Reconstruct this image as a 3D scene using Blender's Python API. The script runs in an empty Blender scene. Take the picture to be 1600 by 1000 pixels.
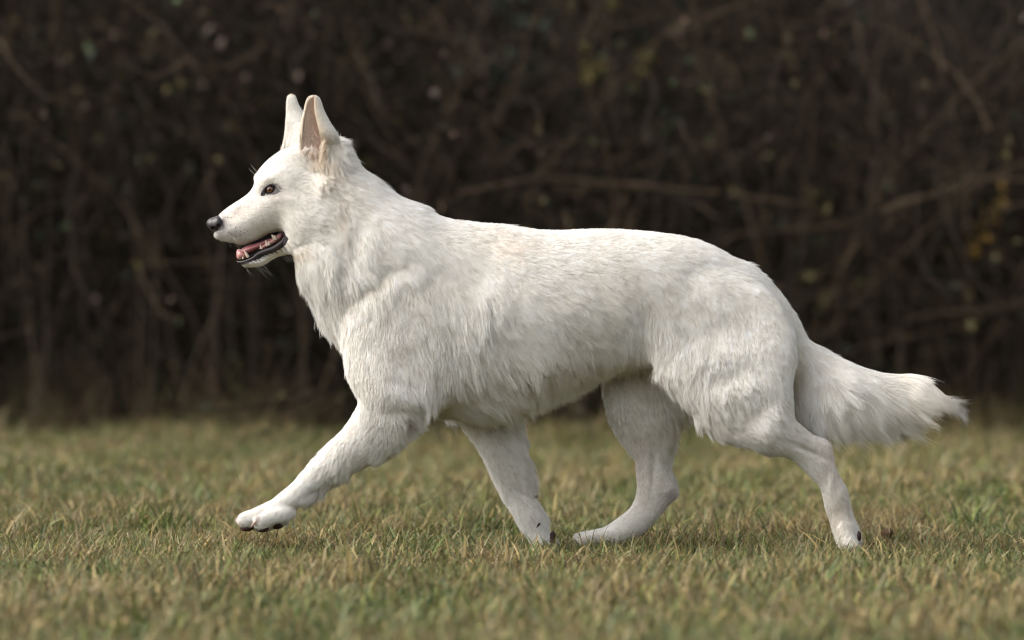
import bpy, bmesh, math, random
import numpy as np
from mathutils import Vector, kdtree
rng = np.random.default_rng(7)
random.seed(7)
scene = bpy.context.scene
COL = scene.collection
R = math.radians

# ------------------------------------------------------------------ camera
D, FPX, CH, HV = 7.1, 6000.0, 0.52, 428.0     # distance to the dog, focal length in photo px, eye height, horizon row
cam_d = bpy.data.cameras.new("camera"); cam = bpy.data.objects.new("camera", cam_d); COL.objects.link(cam)
cam.location = (0, -D, CH); cam.rotation_euler = (R(90), 0, 0)
cam_d.sensor_width = 36; cam_d.lens = 36 * FPX / 1600
cam_d.shift_y = (HV - 500) / 1600
cam_d.clip_start = 0.1; cam_d.clip_end = 1000
cam_d.dof.use_dof = True; cam_d.dof.focus_distance = D - 0.09
cam_d.dof.aperture_fstop = 2.5; cam_d.dof.aperture_blades = 0
scene.camera = cam

# ------------------------------------------------------------------ world, sun, exposure
SUN_EL, SUN_AZ = R(42), R(118)     # azimuth measured clockwise from +Y seen from above towards -X below
world = bpy.data.worlds.new("World"); scene.world = world; world.use_nodes = True
wn = world.node_tree; bg = wn.nodes['Background']
sky = wn.nodes.new('ShaderNodeTexSky'); sky.sky_type = 'NISHITA'; sky.sun_disc = False
sky.sun_elevation = SUN_EL
sky.air_density = 1.0; sky.dust_density = 6.0; sky.ozone_density = 0.6; sky.altitude = 0
bg.inputs['Strength'].default_value = 0.15
hs = wn.nodes.new('ShaderNodeHueSaturation'); hs.inputs['Saturation'].default_value = 0.22      # thin even cloud
wn.links.new(sky.outputs[0], hs.inputs['Color']); wn.links.new(hs.outputs[0], bg.inputs['Color'])
sd = Vector((-0.86, -0.10, 0.0)).normalized()          # where the light comes from (left of the frame)
sdir = Vector((sd.x * math.cos(SUN_EL), sd.y * math.cos(SUN_EL), math.sin(SUN_EL)))
sky.sun_rotation = math.atan2(sd.x, sd.y)
sun_d = bpy.data.lights.new("sun", 'SUN'); sun = bpy.data.objects.new("sun", sun_d); COL.objects.link(sun)
sun_d.energy = 0.75; sun_d.angle = R(50); sun_d.color = (1.0, 0.88, 0.74)
sun.rotation_euler = sdir.to_track_quat('Z', 'Y').to_euler(); sun.location = (-3, 0, 5)
vs = scene.view_settings
vs.view_transform = 'Standard'; vs.look = 'None'; vs.exposure = 1.07; vs.gamma = 1.0; vs.use_curve_mapping = False
scene.cycles.max_bounces = 10; scene.cycles.diffuse_bounces = 8; scene.cycles.glossy_bounces = 3
scene.cycles.transmission_bounces = 6; scene.cycles.transparent_max_bounces = 8
scene.cycles.caustics_reflective = False; scene.cycles.caustics_refractive = False
scene.cycles.sample_clamp_indirect = 4.0
scene.cycles.use_denoising = True; scene.cycles.denoiser = 'OPENIMAGEDENOISE'; scene.cycles.use_adaptive_sampling = False
scene.cycles.filter_width = 1.25
scene.cycles_curves.shape = 'RIBBONS'

# ------------------------------------------------------------------ helpers
def PW(u, v, y=0.0):
    s = (D + y) / FPX
    return np.array([(u - 800) * s, y, CH - (v - HV) * s])

def UV(P):
    s = FPX / (D + P[:, 1])
    return 800 + P[:, 0] * s, HV - (P[:, 2] - CH) * s

def tag(o, label=None, cat=None, group=None, kind=None):
    if label: o['label'] = label
    if cat: o['category'] = cat
    if group: o['group'] = group
    if kind: o['kind'] = kind
    return o

def mesh_obj(name, V, F, mat=None, parent=None, smooth=True, attrs=None, corner_n=None):
    """V (n,3), F (m,k) all of one polygon size."""
    V = np.asarray(V, np.float32); F = np.asarray(F, np.int32)
    me = bpy.data.meshes.new(name)
    me.vertices.add(len(V)); me.vertices.foreach_set('co', V.ravel())
    k = F.shape[1]
    me.loops.add(F.size); me.loops.foreach_set('vertex_index', F.ravel())
    me.polygons.add(len(F)); me.polygons.foreach_set('loop_start', np.arange(len(F), dtype=np.int32) * k)
    me.polygons.foreach_set('use_smooth', np.full(len(F), smooth))
    me.update(calc_edges=True)
    if attrs:
        for an, arr in attrs.items():
            a = me.attributes.new(an, 'FLOAT_COLOR', 'POINT')
            c = np.ones((len(V), 4), np.float32); c[:, :3] = arr
            a.data.foreach_set('color', c.ravel())
    if mat: me.materials.append(mat)
    o = bpy.data.objects.new(name, me); COL.objects.link(o)
    if parent: o.parent = parent
    return o

def empty(name, loc=(0, 0, 0)):
    o = bpy.data.objects.new(name, None); COL.objects.link(o); o.location = loc; o.empty_display_size = 0.1
    return o

def new_mat(name, rough=0.7, color=(0.5, 0.5, 0.5), attr=None, spec=0.3):
    m = bpy.data.materials.new(name); m.use_nodes = True
    nt = m.node_tree; b = nt.nodes['Principled BSDF']
    b.inputs['Roughness'].default_value = rough
    b.inputs['Specular IOR Level'].default_value = spec
    b.inputs['Base Color'].default_value = (*color, 1)
    if attr:
        a = nt.nodes.new('ShaderNodeAttribute'); a.attribute_name = attr
        nt.links.new(a.outputs['Color'], b.inputs['Base Color'])
    return m, nt, b

def noise_field(seed, freq, octaves=3, dims=3):
    r = np.random.default_rng(seed); ks = []; ph = []; am = []
    for o in range(octaves):
        for j in range(7):
            k = r.normal(size=dims); k *= freq * (2 ** o) * (0.7 + 0.6 * r.random()) / np.linalg.norm(k)
            ks.append(k); ph.append(r.random() * 6.283); am.append(0.6 ** o)
    ks = np.array(ks); ph = np.array(ph); am = np.array(am); am /= math.sqrt((am ** 2).sum() / 2)
    def f(P):
        out = np.zeros(len(P))
        for k, p, a in zip(ks, ph, am): out += a * np.sin(P[:, :dims] @ k * 6.283 + p)
        return out
    return f       # roughly unit variance

def smooth_poly(pts, n=5, closed=True):
    P = np.asarray(pts, float); out = []; m = len(P)
    for i in range(m):
        p0, p1, p2, p3 = P[(i - 1) % m], P[i], P[(i + 1) % m], P[(i + 2) % m]
        for t in np.arange(n) / n:
            out.append(0.5 * ((2 * p1) + (-p0 + p2) * t + (2 * p0 - 5 * p1 + 4 * p2 - p3) * t * t + (-p0 + 3 * p1 - 3 * p2 + p3) * t ** 3))
    return np.array(out)

def poly_sdf(poly, X, Z):
    """positive inside"""
    d2 = np.full(X.shape, 1e9); ins = np.zeros(X.shape, bool)
    A = poly; B = np.roll(poly, -1, 0)
    for a, b in zip(A, B):
        e = b - a; L = max(e @ e, 1e-14)
        wx, wz = X - a[0], Z - a[1]
        t = np.clip((wx * e[0] + wz * e[1]) / L, 0, 1)
        dx, dz = wx - t * e[0], wz - t * e[1]
        d2 = np.minimum(d2, dx * dx + dz * dz)
        c = ((a[1] > Z) != (b[1] > Z))
        if abs(e[1]) > 1e-12:
            ins ^= c & (X < a[0] + (Z - a[1]) * e[0] / e[1])
    d = np.sqrt(d2)
    return np.where(ins, d, -d)

def blur2(a, n=1):
    for _ in range(n):
        p = np.pad(a, 1, mode='edge')
        a = (p[:-2, 1:-1] + p[2:, 1:-1] + p[1:-1, :-2] + p[1:-1, 2:] + 4 * a) / 8
    return a

def poisson(mask, h, iters):
    """solve lap u = -2 inside mask, u = 0 outside"""
    if min(mask.shape) > 40:
        nx, nz = (mask.shape[0] // 2) * 2, (mask.shape[1] // 2) * 2
        mc = mask[:nx, :nz].reshape(nx // 2, 2, nz // 2, 2).mean((1, 3)) > 0.5
        uc = poisson(mc, h * 2, iters)
        u = np.zeros(mask.shape); u[:nx, :nz] = np.repeat(np.repeat(uc, 2, 0), 2, 1)
    else:
        u = np.zeros(mask.shape); iters = iters * 8
    u[~mask] = 0
    for _ in range(iters):
        p = np.pad(u, 1)
        u = ((p[:-2, 1:-1] + p[2:, 1:-1] + p[1:-1, :-2] + p[1:-1, 2:]) + 2 * h * h) / 4
        u[~mask] = 0
    return u

def spline(pts, n=5):
    P = np.asarray(pts, float); P = np.concatenate([[2 * P[0] - P[1]], P, [2 * P[-1] - P[-2]]]); out = []
    for i in range(1, len(P) - 2):
        p0, p1, p2, p3 = P[i - 1:i + 3]
        for t in np.arange(n) / n:
            out.append(0.5 * ((2 * p1) + (-p0 + p2) * t + (2 * p0 - 5 * p1 + 4 * p2 - p3) * t * t + (-p0 + 3 * p1 - 3 * p2 + p3) * t ** 3))
    out.append(P[-2]); return np.array(out)

class Part:
    """a body part: traced side outline, inflated to round cross-sections with its own width and depth"""
    def __init__(s, pts, y0, h, aspect=1.0, inset=0.0, yc=None, relief=(), asp_pts=None, pad=0.05, iters=60, n=5):
        poly = smooth_poly(pts, n)
        W = np.array([PW(u, v, y0) for u, v in poly])[:, [0, 2]]
        s.h = h; s.y0 = y0
        lo = W.min(0) - pad; hi = W.max(0) + pad
        lo = np.floor(lo / h) * h
        s.lo = lo; s.nx, s.nz = (np.ceil((hi - lo) / h).astype(int) + 1)
        X, Z = np.meshgrid(lo[0] + np.arange(s.nx) * h, lo[1] + np.arange(s.nz) * h, indexing='ij')
        phi = poly_sdf(W, X, Z) - inset
        u = poisson(phi > 0, h, iters)
        q = np.where(phi > 2 * h, u / np.maximum(phi, h), 0)
        # carry the ratio outwards
        msk = phi > 2 * h; val = q.copy(); wgt = msk.astype(float)
        for _ in range(int(1.6 * pad / h) + 12):
            nv = blur2(val * wgt); nw = blur2(wgt)
            fill = (~msk) & (nw > 1e-3) & (wgt == 0)
            val = np.where(fill, nv / np.maximum(nw, 1e-9), val); wgt = np.where(fill, 1.0, wgt)
        val = np.maximum(blur2(val, 2), np.median(q[msk]) * 0.25)
        t = np.clip((phi - 2 * h) / (4 * h), 0, 1); t = t * t * (3 - 2 * t)
        g = u * t + val * phi * (1 - t)
        # aspect
        Uc = 800 + X * FPX / (D + y0); Vc = HV - (Z - CH) * FPX / (D + y0)
        if asp_pts:
            num = np.zeros_like(X); den = np.zeros_like(X)
            for (pu, pv, a) in asp_pts:
                w = 1 / (((Uc - pu) ** 2 + (Vc - pv) ** 2) + 300.) ** 1.7
                num += w * a; den += w
            asp = num / den
        else: asp = aspect
        g = g * asp ** 2
        pos = g > 0
        w = np.sqrt(np.maximum(g, 0))
        dw = np.zeros_like(w)
        for (pu, pv, ru, rv, ang, amp) in relief:
            ca, sa = math.cos(R(ang)), math.sin(R(ang))
            du, dv = Uc - pu, Vc - pv
            a = (du * ca + dv * sa) / ru; b = (-du * sa + dv * ca) / rv
            dw += amp * np.exp(-(a * a + b * b))
        w2 = np.maximum(w + dw * np.clip(w / 0.015, 0, 1), 0.3 * w)
        g = np.where(pos, w2 * w2, g)
        s.g = g
        if yc is None: s.yc = np.full(g.shape, y0)
        else:
            num = np.zeros_like(X); den = np.zeros_like(X)
            for (pu, pv, a) in yc:
                ww = 1 / (((Uc - pu) ** 2 + (Vc - pv) ** 2) + 200.) ** 1.7
                num += ww * a; den += ww
            s.yc = num / den
        gx, gz = np.gradient(g, h); s.gr2 = gx ** 2 + gz ** 2
        s.phi = phi; s.ro = np.maximum(blur2(val, 6) * asp ** 2 / 2, 0.002)
    def _d(s, g, yc, gr2, y, phi, ro):
        dy = y - yc
        G = g - dy * dy
        q = 0.5 * np.sqrt(gr2 + 4 * dy * dy)
        ins = -G / (q + np.sqrt(np.maximum(q * q + G, 0)) + 1e-6)
        return np.where(phi < 0, np.hypot(ro - phi, dy) - ro, ins)
    def samp(s, A, X, Z):
        fx = np.clip((X - s.lo[0]) / s.h, 0, s.nx - 1.001); fz = np.clip((Z - s.lo[1]) / s.h, 0, s.nz - 1.001)
        i = fx.astype(int); j = fz.astype(int); a = fx - i; b = fz - j
        return (A[i, j] * (1 - a) * (1 - b) + A[i + 1, j] * a * (1 - b) + A[i, j + 1] * (1 - a) * b + A[i + 1, j + 1] * a * b)
    def at(s, P):
        X, Y, Z = P[:, 0], P[:, 1], P[:, 2]
        d = s._d(s.samp(s.g, X, Z), s.samp(s.yc, X, Z), s.samp(s.gr2, X, Z), Y, s.samp(s.phi, X, Z), s.samp(s.ro, X, Z))
        ox = np.maximum(np.maximum(s.lo[0] - X, X - s.lo[0] - (s.nx - 1) * s.h), 0)
        oz = np.maximum(np.maximum(s.lo[1] - Z, Z - s.lo[1] - (s.nz - 1) * s.h), 0)
        return d + np.hypot(ox, oz)

def surface_nets(F, lo, h):
    """F (nx,ny,nz), negative inside -> verts, quads"""
    nx, ny, nz = F.shape
    cid = lambda i, j, k: (i * ny + j) * nz + k
    S = F < 0
    ids = []; pos = []; quads = []
    for ax in range(3):
        sl0 = [slice(None)] * 3; sl1 = [slice(None)] * 3
        sl0[ax] = slice(0, -1); sl1[ax] = slice(1, None)
        cr = S[tuple(sl0)] != S[tuple(sl1)]
        I = np.argwhere(cr)
        b, c = [(1, 2), (2, 0), (0, 1)][ax]
        I = I[(I[:, b] > 0) & (I[:, c] > 0)]
        e = np.zeros(3, int); e[ax] = 1
        f0 = F[I[:, 0], I[:, 1], I[:, 2]]; J = I + e; f1 = F[J[:, 0], J[:, 1], J[:, 2]]
        t = f0 / (f0 - f1)
        p = I.astype(float); p[:, ax] += t
        eb = np.zeros(3, int); eb[b] = 1; ec = np.zeros(3, int); ec[c] = 1
        q = []
        for off in (0 * eb, -eb, -eb - ec, -ec):
            K = I + off; k = cid(K[:, 0], K[:, 1], K[:, 2])
            ids.append(k); pos.append(p); q.append(k)
        q = np.stack(q, 1); fl = f0 > 0
        q[fl] = q[fl][:, ::-1]
        quads.append(q)
    ids = np.concatenate(ids); pos = np.concatenate(pos); quads = np.concatenate(quads)
    uq, inv = np.unique(ids, return_inverse=True); inv = inv.ravel()
    cnt = np.bincount(inv)
    V = np.stack([np.bincount(inv, pos[:, a]) / cnt for a in range(3)], 1)
    Q = np.searchsorted(uq, quads)[:, ::-1]
    return V * h + np.asarray(lo), Q

def inflate(name, pts, y0, half, mat, parent, h=0.0008, n=4, attrs_fn=None, relief=()):
    """small part from a traced outline: rounded slab about 2*half thick"""
    P = Part(pts, y0, h, 1.0, relief=relief, pad=0.004, iters=40, n=n)
    k = half * half / max(P.g.max(), 1e-9); P.g *= k; P.gr2 *= k * k
    ny = int(2 * (half + 0.002) / h) + 2; ys = y0 - half - 0.002 + np.arange(ny) * h
    P.ro = P.ro * k
    F = np.stack([P._d(P.g, P.yc, P.gr2, y, P.phi, P.ro) for y in ys], 1)
    V, Q = surface_nets(F, (P.lo[0], ys[0], P.lo[1]), h)
    return mesh_obj(name, V, Q, mat, parent, attrs={'col': attrs_fn(V)} if attrs_fn else None)

def ellipsoids_mesh(name, prims, mat, parent, h=0.0009, k=0.003, pad=0.004, sub=(), attrs=None):
    """prims: (cx,cy,cz, rx,ry,rz) union; sub: the same, carved"""
    A = np.array([p[:6] for p in prims])
    lo = (A[:, :3] - A[:, 3:]).min(0) - pad; hi = (A[:, :3] + A[:, 3:]).max(0) + pad
    n = np.ceil((hi - lo) / h).astype(int) + 1
    X, Y, Z = np.meshgrid(*[lo[a] + np.arange(n[a]) * h for a in range(3)], indexing='ij')
    def el(p):
        a = [(X - p[0]) / p[3], (Y - p[1]) / p[4], (Z - p[2]) / p[5]]
        r = np.sqrt(a[0] ** 2 + a[1] ** 2 + a[2] ** 2)
        return (r - 1) * min(p[3:6])
    F = None
    for p in prims:
        d = el(p)
        if F is None: F = d
        else:
            hh = np.clip(0.5 + 0.5 * (F - d) / k, 0, 1); F = F * (1 - hh) + d * hh - k * hh * (1 - hh)
    for p in sub: F = np.maximum(F, -el(p))
    V, Q = surface_nets(F, lo, h)
    return mesh_obj(name, V, Q, mat, parent, attrs=attrs(V) if attrs else None)

# ================================================================== THE GROUND
gm, nt, b = new_mat('soil', 0.95, spec=0.1)
tc = nt.nodes.new('ShaderNodeTexCoord'); no = nt.nodes.new('ShaderNodeTexNoise'); no.inputs['Scale'].default_value = 3.5
no.inputs['Detail'].default_value = 9; no.inputs['Roughness'].default_value = 0.7
cr = nt.nodes.new('ShaderNodeValToRGB')
cr.color_ramp.elements[0].position = 0.3; cr.color_ramp.elements[0].color = (0.040, 0.042, 0.018, 1)
cr.color_ramp.elements[1].position = 0.7; cr.color_ramp.elements[1].color = (0.105, 0.088, 0.045, 1)
nt.links.new(tc.outputs['Object'], no.inputs['Vector']); nt.links.new(no.outputs['Fac'], cr.inputs[0]); nt.links.new(cr.outputs[0], b.inputs['Base Color'])
gz_n = noise_field(3, 0.35, 3, 2)
def ground_z(X, Y):
    P = np.stack([X, Y], 1); r = np.hypot(X, Y)
    return gz_n(P) * 0.008 * np.clip(r / 1.5, 0.15, 1.0)
ax = np.concatenate([-np.geomspace(400, 8, 14), np.linspace(-7.5, 7.5, 151), np.geomspace(8, 400, 14)])
GX, GY = np.meshgrid(ax, ax, indexing='ij')
GZ = ground_z(GX.ravel(), GY.ravel())
V = np.stack([GX.ravel(), GY.ravel(), GZ], 1)
n = len(ax); I, J = np.meshgrid(np.arange(n - 1), np.arange(n - 1), indexing='ij'); I = I.ravel(); J = J.ravel()
F = np.stack([I * n + J, (I + 1) * n + J, (I + 1) * n + J + 1, I * n + J + 1], 1)
tag(mesh_obj('ground', V, F, gm), kind='structure')

# dark bank added behind the hedge to block the sky
bm_, nt, b = new_mat('dark_backing', 0.95, spec=0.05)
tc = nt.nodes.new('ShaderNodeTexCoord'); no = nt.nodes.new('ShaderNodeTexNoise'); no.inputs['Scale'].default_value = 4
no.inputs['Detail'].default_value = 8; no.inputs['Roughness'].default_value = 0.75
cr = nt.nodes.new('ShaderNodeValToRGB')
cr.color_ramp.elements[0].position = 0.35; cr.color_ramp.elements[0].color = (0.004, 0.0035, 0.003, 1)
cr.color_ramp.elements[1].position = 0.7; cr.color_ramp.elements[1].color = (0.012, 0.009, 0.007, 1)
nt.links.new(tc.outputs['Object'], no.inputs['Vector']); nt.links.new(no.outputs['Fac'], cr.inputs[0]); nt.links.new(cr.outputs[0], b.inputs['Base Color'])
bx = np.linspace(-30, 30, 241); by = np.linspace(9.6, 24, 60)
BX, BY = np.meshgrid(bx, by, indexing='ij')
tt = np.clip((BY - 9.6) / 2.0, 0, 1); prof = tt * tt * (3 - 2 * tt)
HB = 3.1 - 2.3 * np.exp(-((BX - 1.95) / 0.45) ** 2)
BN = noise_field(12, 0.5, 4, 2)(np.stack([BX.ravel(), BY.ravel()], 1)).reshape(BX.shape)
BZ = -0.15 + prof * HB + BN * 0.12 * (0.3 + prof)
n2 = BX.shape[1]
I, J = np.meshgrid(np.arange(BX.shape[0] - 1), np.arange(n2 - 1), indexing='ij'); I = I.ravel(); J = J.ravel()
tag(mesh_obj('sky_block_bank', np.stack([BX.ravel(), BY.ravel(), BZ.ravel()], 1),
    np.stack([I * n2 + J, (I + 1) * n2 + J, (I + 1) * n2 + J + 1, I * n2 + J + 1], 1), bm_), kind='structure')

# ================================================================== HEDGE
def tubes(paths, rad, sides=3):
    """paths (N,M,3), rad (N,M)"""
    N, M, _ = paths.shape
    T = np.gradient(paths, axis=1); T /= np.linalg.norm(T, axis=2, keepdims=True) + 1e-9
    ref = np.where(np.abs(T[:, :1, 2:3]) > 0.8, np.array([1., 0, 0]), np.array([0, 0, 1.]))
    A = np.cross(T, ref); A /= np.linalg.norm(A, axis=2, keepdims=True) + 1e-9
    B = np.cross(T, A)
    ang = np.arange(sides) * 2 * math.pi / sides
    V = paths[:, :, None] + rad[:, :, None, None] * (A[:, :, None] * np.cos(ang)[None, None, :, None] + B[:, :, None] * np.sin(ang)[None, None, :, None])
    idx = np.arange(N * M * sides).reshape(N, M, sides)
    a = idx[:, :-1]; c = idx[:, 1:]
    Q = np.stack([a, np.roll(a, -1, 2), np.roll(c, -1, 2), c], -1).reshape(-1, 4)
    return V.reshape(-1, 3), Q

def grow(base, direc, length, M, wob, bend=0.0, r=rng):
    """random wobbling shoots (N,M,3)"""
    N = len(base); P = np.zeros((N, M, 3)); P[:, 0] = base
    d = direc / np.linalg.norm(direc, axis=1, keepdims=True)
    for i in range(1, M):
        d = d + r.normal(size=(N, 3)) * wob; d[:, 2] += bend
        d /= np.linalg.norm(d, axis=1, keepdims=True)
        P[:, i] = P[:, i - 1] + d * (length / (M - 1))[:, None]
    return P

def pick(P, k, lo, hi, r=rng):
    """k points on each path with its tangent"""
    N, M, _ = P.shape
    t = (lo + (hi - lo) * r.random((N, k))) * (M - 1.001)
    i = t.astype(int); f = (t - i)[..., None]
    n = np.arange(N)[:, None]
    A = P[n, i]; B = P[n, i + 1]
    T = B - A; T /= np.linalg.norm(T, axis=2, keepdims=True)
    return (A * (1 - f) + B * f).reshape(-1, 3), T.reshape(-1, 3), (t / (M - 1)).ravel()

def leaves(base, size, cols, r=rng):
    N = len(base)
    a = r.normal(size=(N, 3)); a /= np.linalg.norm(a, axis=1, keepdims=True)
    c = np.cross(a, r.normal(size=(N, 3))); c /= np.linalg.norm(c, axis=1, keepdims=True)
    nn = np.cross(a, c)
    L = (size * (0.6 + 0.8 * r.random(N)))[:, None]; W = L * 0.33
    V = np.stack([base, base + a * L * .5 + c * W + nn * L * .08, base + a * L, base + a * L * .5 - c * W + nn * L * .08], 1)
    return V.reshape(-1, 3), np.arange(N * 4).reshape(N, 4), np.repeat(cols, 4, 0)

bark, nt, b = new_mat('bark', 0.9, attr='col', spec=0.12)
leafm, nt, b = new_mat('leaf', 0.7, attr='col', spec=0.2)
def wood_cols(n, per, lo=(0.006, 0.005, 0.004), hi=(0.125, 0.090, 0.060), pw=3.2):
    t = rng.random(n)[:, None] ** pw
    return np.repeat(np.array(lo) * (1 - t) + np.array(hi) * t, per, 0)

hedge = tag(empty('hedge', (0, 7.4, 0)), 'tall dark leafless hedge tangled with thin twigs behind the lawn', 'hedge')
def rel(P, o): return P - np.array(o.location)
N1 = 1100
base = np.stack([rng.uniform(-6.5, 6.5, N1), 5.2 + 3.6 * rng.random(N1) ** 1.15, np.zeros(N1) - 0.03], 1)
dr = np.stack([rng.normal(0, .5, N1), rng.normal(0, .3, N1), np.ones(N1)], 1)
S1 = grow(base, dr, rng.uniform(2.0, 3.6, N1), 9, 0.22)
r1 = (rng.uniform(0.003, 0.009, N1))[:, None] * np.linspace(1, 0.35, 9)[None]
b2, t2, f2 = pick(S1, 9, 0.03, 0.97)
d2 = t2 * 0.5 + rng.normal(size=b2.shape) * 0.8
S2 = grow(b2, d2, rng.uniform(0.35, 1.2, len(b2)), 7, 0.22)
r2 = rng.uniform(0.002, 0.006, len(b2))[:, None] * np.linspace(1, 0.4, 7)[None]
b3, t3, f3 = pick(S2, 5, 0.1, 1.0)
S3 = grow(b3, t3 * 0.5 + rng.normal(size=b3.shape) * 0.8, rng.uniform(0.12, 0.5, len(b3)), 5, 0.3)
r3 = rng.uniform(0.0012, 0.003, len(b3))[:, None] * np.linspace(1, 0.5, 5)[None]
def thin(S_, *o):      # the hedge is thin and gappy high up on the right
    m_ = S_.mean(1); k_ = (m_[:, 0] > 1.15) & (m_[:, 0] < 2.05) & (m_[:, 2] > 1.28) & (rng.random(len(m_)) < 0.95)
    return [S_[~k_]] + [q[~k_] for q in o]
S2, r2 = thin(S2, r2); S3, r3 = thin(S3, r3)
for nm, S_, r_, M_, sd_ in (('stems', S1, r1, 9, 5), ('branches', S2, r2, 7, 3), ('twigs', S3, r3, 5, 3)):
    V, Q = tubes(S_, r_, sd_)
    o = mesh_obj(nm, rel(V, hedge), Q, bark, hedge, attrs={'col': wood_cols(len(S_), M_ * sd_)}); o['kind'] = 'stuff'
lb, _, _ = pick(S3, 2, 0.3, 1.0)
pz = noise_field(31, 0.8, 2, 3)(lb)
keep = rng.random(len(lb)) < np.clip(0.42 + 0.42 * pz, 0.02, 0.95)
lb = lb[keep]; t = rng.random(len(lb))[:, None]
pc = np.array([[0.075, 0.048, 0.034], [0.042, 0.060, 0.026], [0.10, 0.085, 0.032], [0.018, 0.026, 0.014], [0.13, 0.092, 0.075]])
pn = (noise_field(32, 0.55, 2, 3)(lb) + rng.normal(0, .8, len(lb)))
ci = np.clip((pn * 1.1 + 2.2), 0, 4.99).astype(int)
V, Q, c = leaves(lb, 0.035, pc[ci] * (0.3 + 1.0 * t ** 2))
mesh_obj('leaves', rel(V, hedge), Q, leafm, hedge, attrs={'col': c}, smooth=False)['kind'] = 'stuff'

# single stems one can make out in front of the hedge: (u, v_base, y, top u, height, radius, colour, leaf colour, n leaves)
def sapling(label, u, y, lean_u, H, rad, col, nl=0, lc=None, lz=(0.2, 1), lsize=0.05, group='pale stems standing in front of the hedge', nb=9):
    y -= 0.45; s = (D + y) / FPX; x = (u - 800) * s; xt = (lean_u - 800) * s
    t_ = tag(empty('sapling', (x, y, 0)), label, 'sapling', group)
    rad = rad * 0.8; M = 10; P = np.zeros((1, M, 3)); k = np.linspace(0, 1, M)
    r = np.random.default_rng(int(u))
    P[0, :, 0] = (xt - x) * k + np.cumsum(r.normal(0, .03, M)) * (k > 0); P[0, :, 1] = np.cumsum(r.normal(0, .015, M)); P[0, :, 2] = H * k - 0.03
    V, Q = tubes(P, (rad * np.linspace(1, 0.5, M))[None], 7)
    mesh_obj('trunk', V, Q, bark, t_, attrs={'col': np.tile(col, (len(V), 1))})
    bb, tt_, _ = pick(P, nb, 0.15, 0.98, r)
    S = grow(bb, tt_ * 0.9 + r.normal(size=bb.shape) * 0.55, r.uniform(0.2, 0.6, len(bb)), 7, 0.15, r=r)
    for i in range(len(bb)):
        V, Q = tubes(S[i:i + 1], (rad * 0.35 * np.linspace(1, 0.4, 7))[None], 5)
        mesh_obj('branch', V, Q, bark, t_, attrs={'col': np.tile(np.array(col) * 0.9, (len(V), 1))})
    if nl:
        lb_, _, _ = pick(S, max(1, nl // len(bb)), 0.2, 1.0, r)
        lb_ = lb_[(lb_[:, 2] > lz[0]) & (lb_[:, 2] < lz[1])] + r.normal(0, .02, (1, 3))
        if len(lb_):
            V, Q, c = leaves(lb_, lsize, np.array(lc) * (0.7 + 0.6 * r.random((len(lb_), 1))), r)
            mesh_obj('leaves', V, Q, leafm, t_, attrs={'col': c}, smooth=False)
    return t_
G = (0.035, 0.027, 0.020); G2 = (0.075, 0.057, 0.044)
sapling('slanting pale stem left of the dog chest, leaning to the left', 355, 5.75, 290, 1.25, 0.011, G2, nb=5)
sapling('thin grey stem near the left edge of the photo', 60, 6.2, 10, 1.5, 0.012, G)
sapling('thin brown stem between the left edge and the dog head', 250, 6.3, 285, 1.6, 0.010, G)
sapling('long oblique branch-like stem crossing the upper left of the hedge', 30, 6.5, 330, 1.75, 0.010, G, nl=60, lc=(0.18, 0.15, 0.04), lz=(1.2, 1.5))
sapling('pale stem just above the raised tail, left one of the close pair', 1340, 6.0, 1372, 1.35, 0.015, G2, nb=7)
sapling('pale stem of the close pair above the tail, the one leaning right', 1385, 6.1, 1432, 1.2, 0.015, G2, nb=7)
sapling('short broad stem with yellow leaves beside the dog rump', 1300, 6.2, 1282, 0.95, 0.012, G2, nl=110, lc=(0.16, 0.14, 0.06), lz=(0.4, 0.8))
sapling('pale upright stem directly above the tail tip', 1480, 6.15, 1495, 1.25, 0.012, G2)
sapling('thin pale stem between the tail tip and the right edge', 1535, 6.3, 1560, 1.4, 0.012, G)
sapling('leafy stem with orange yellow leaves at the right edge of the photo', 1590, 6.0, 1585, 1.15, 0.010, G, nl=330, lc=(0.22, 0.13, 0.025), lz=(0.52, 0.86), lsize=0.045, nb=13)
sapling('slender stem with ochre leaves high above the dog back', 1010, 6.4, 985, 1.75, 0.010, G, nl=420, lc=(0.16, 0.13, 0.04), lz=(1.15, 1.6), nb=16)
sapling('green leaved stem behind the middle of the dog back', 930, 6.3, 960, 1.7, 0.009, G, nl=480, lc=(0.04, 0.062, 0.045), lz=(1.0, 1.55), nb=16)
sapling('grey stem behind the dog shoulder and neck', 705, 6.4, 760, 1.7, 0.013, G)
sapling('brown stem rising behind the rear half of the dog back', 1130, 6.4, 1100, 1.6, 0.012, G)

# ================================================================== GRASS
grass_m, nt, b = new_mat('grass_blade', 0.62, attr='col', spec=0.25)
tr = nt.nodes.new('ShaderNodeBsdfTranslucent'); mx = nt.nodes.new('ShaderNodeMixShader'); mx.inputs[0].default_value = 0.22
at = [q for q in nt.nodes if q.type == 'ATTRIBUTE'][0]
nt.links.new(at.outputs['Color'], tr.inputs['Color'])
out = [q for q in nt.nodes if q.type == 'OUTPUT_MATERIAL'][0]
nt.links.new(b.outputs[0], mx.inputs[1]); nt.links.new(tr.outputs[0], mx.inputs[2]); nt.links.new(mx.outputs[0], out.inputs['Surface'])
gn1 = noise_field(41, 1.6, 3, 2); gn2 = noise_field(42, 4.5, 2, 2); gn3 = noise_field(43, 0.9, 2, 2)
GREEN = np.array([[0.150, 0.190, 0.055], [0.088, 0.130, 0.050], [0.225, 0.250, 0.072], [0.15, 0.185, 0.088]])
STRAW = np.array([[0.38, 0.30, 0.14], [0.26, 0.21, 0.105], [0.44, 0.33, 0.14], [0.15, 0.115, 0.07], [0.35, 0.30, 0.17]])
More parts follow.
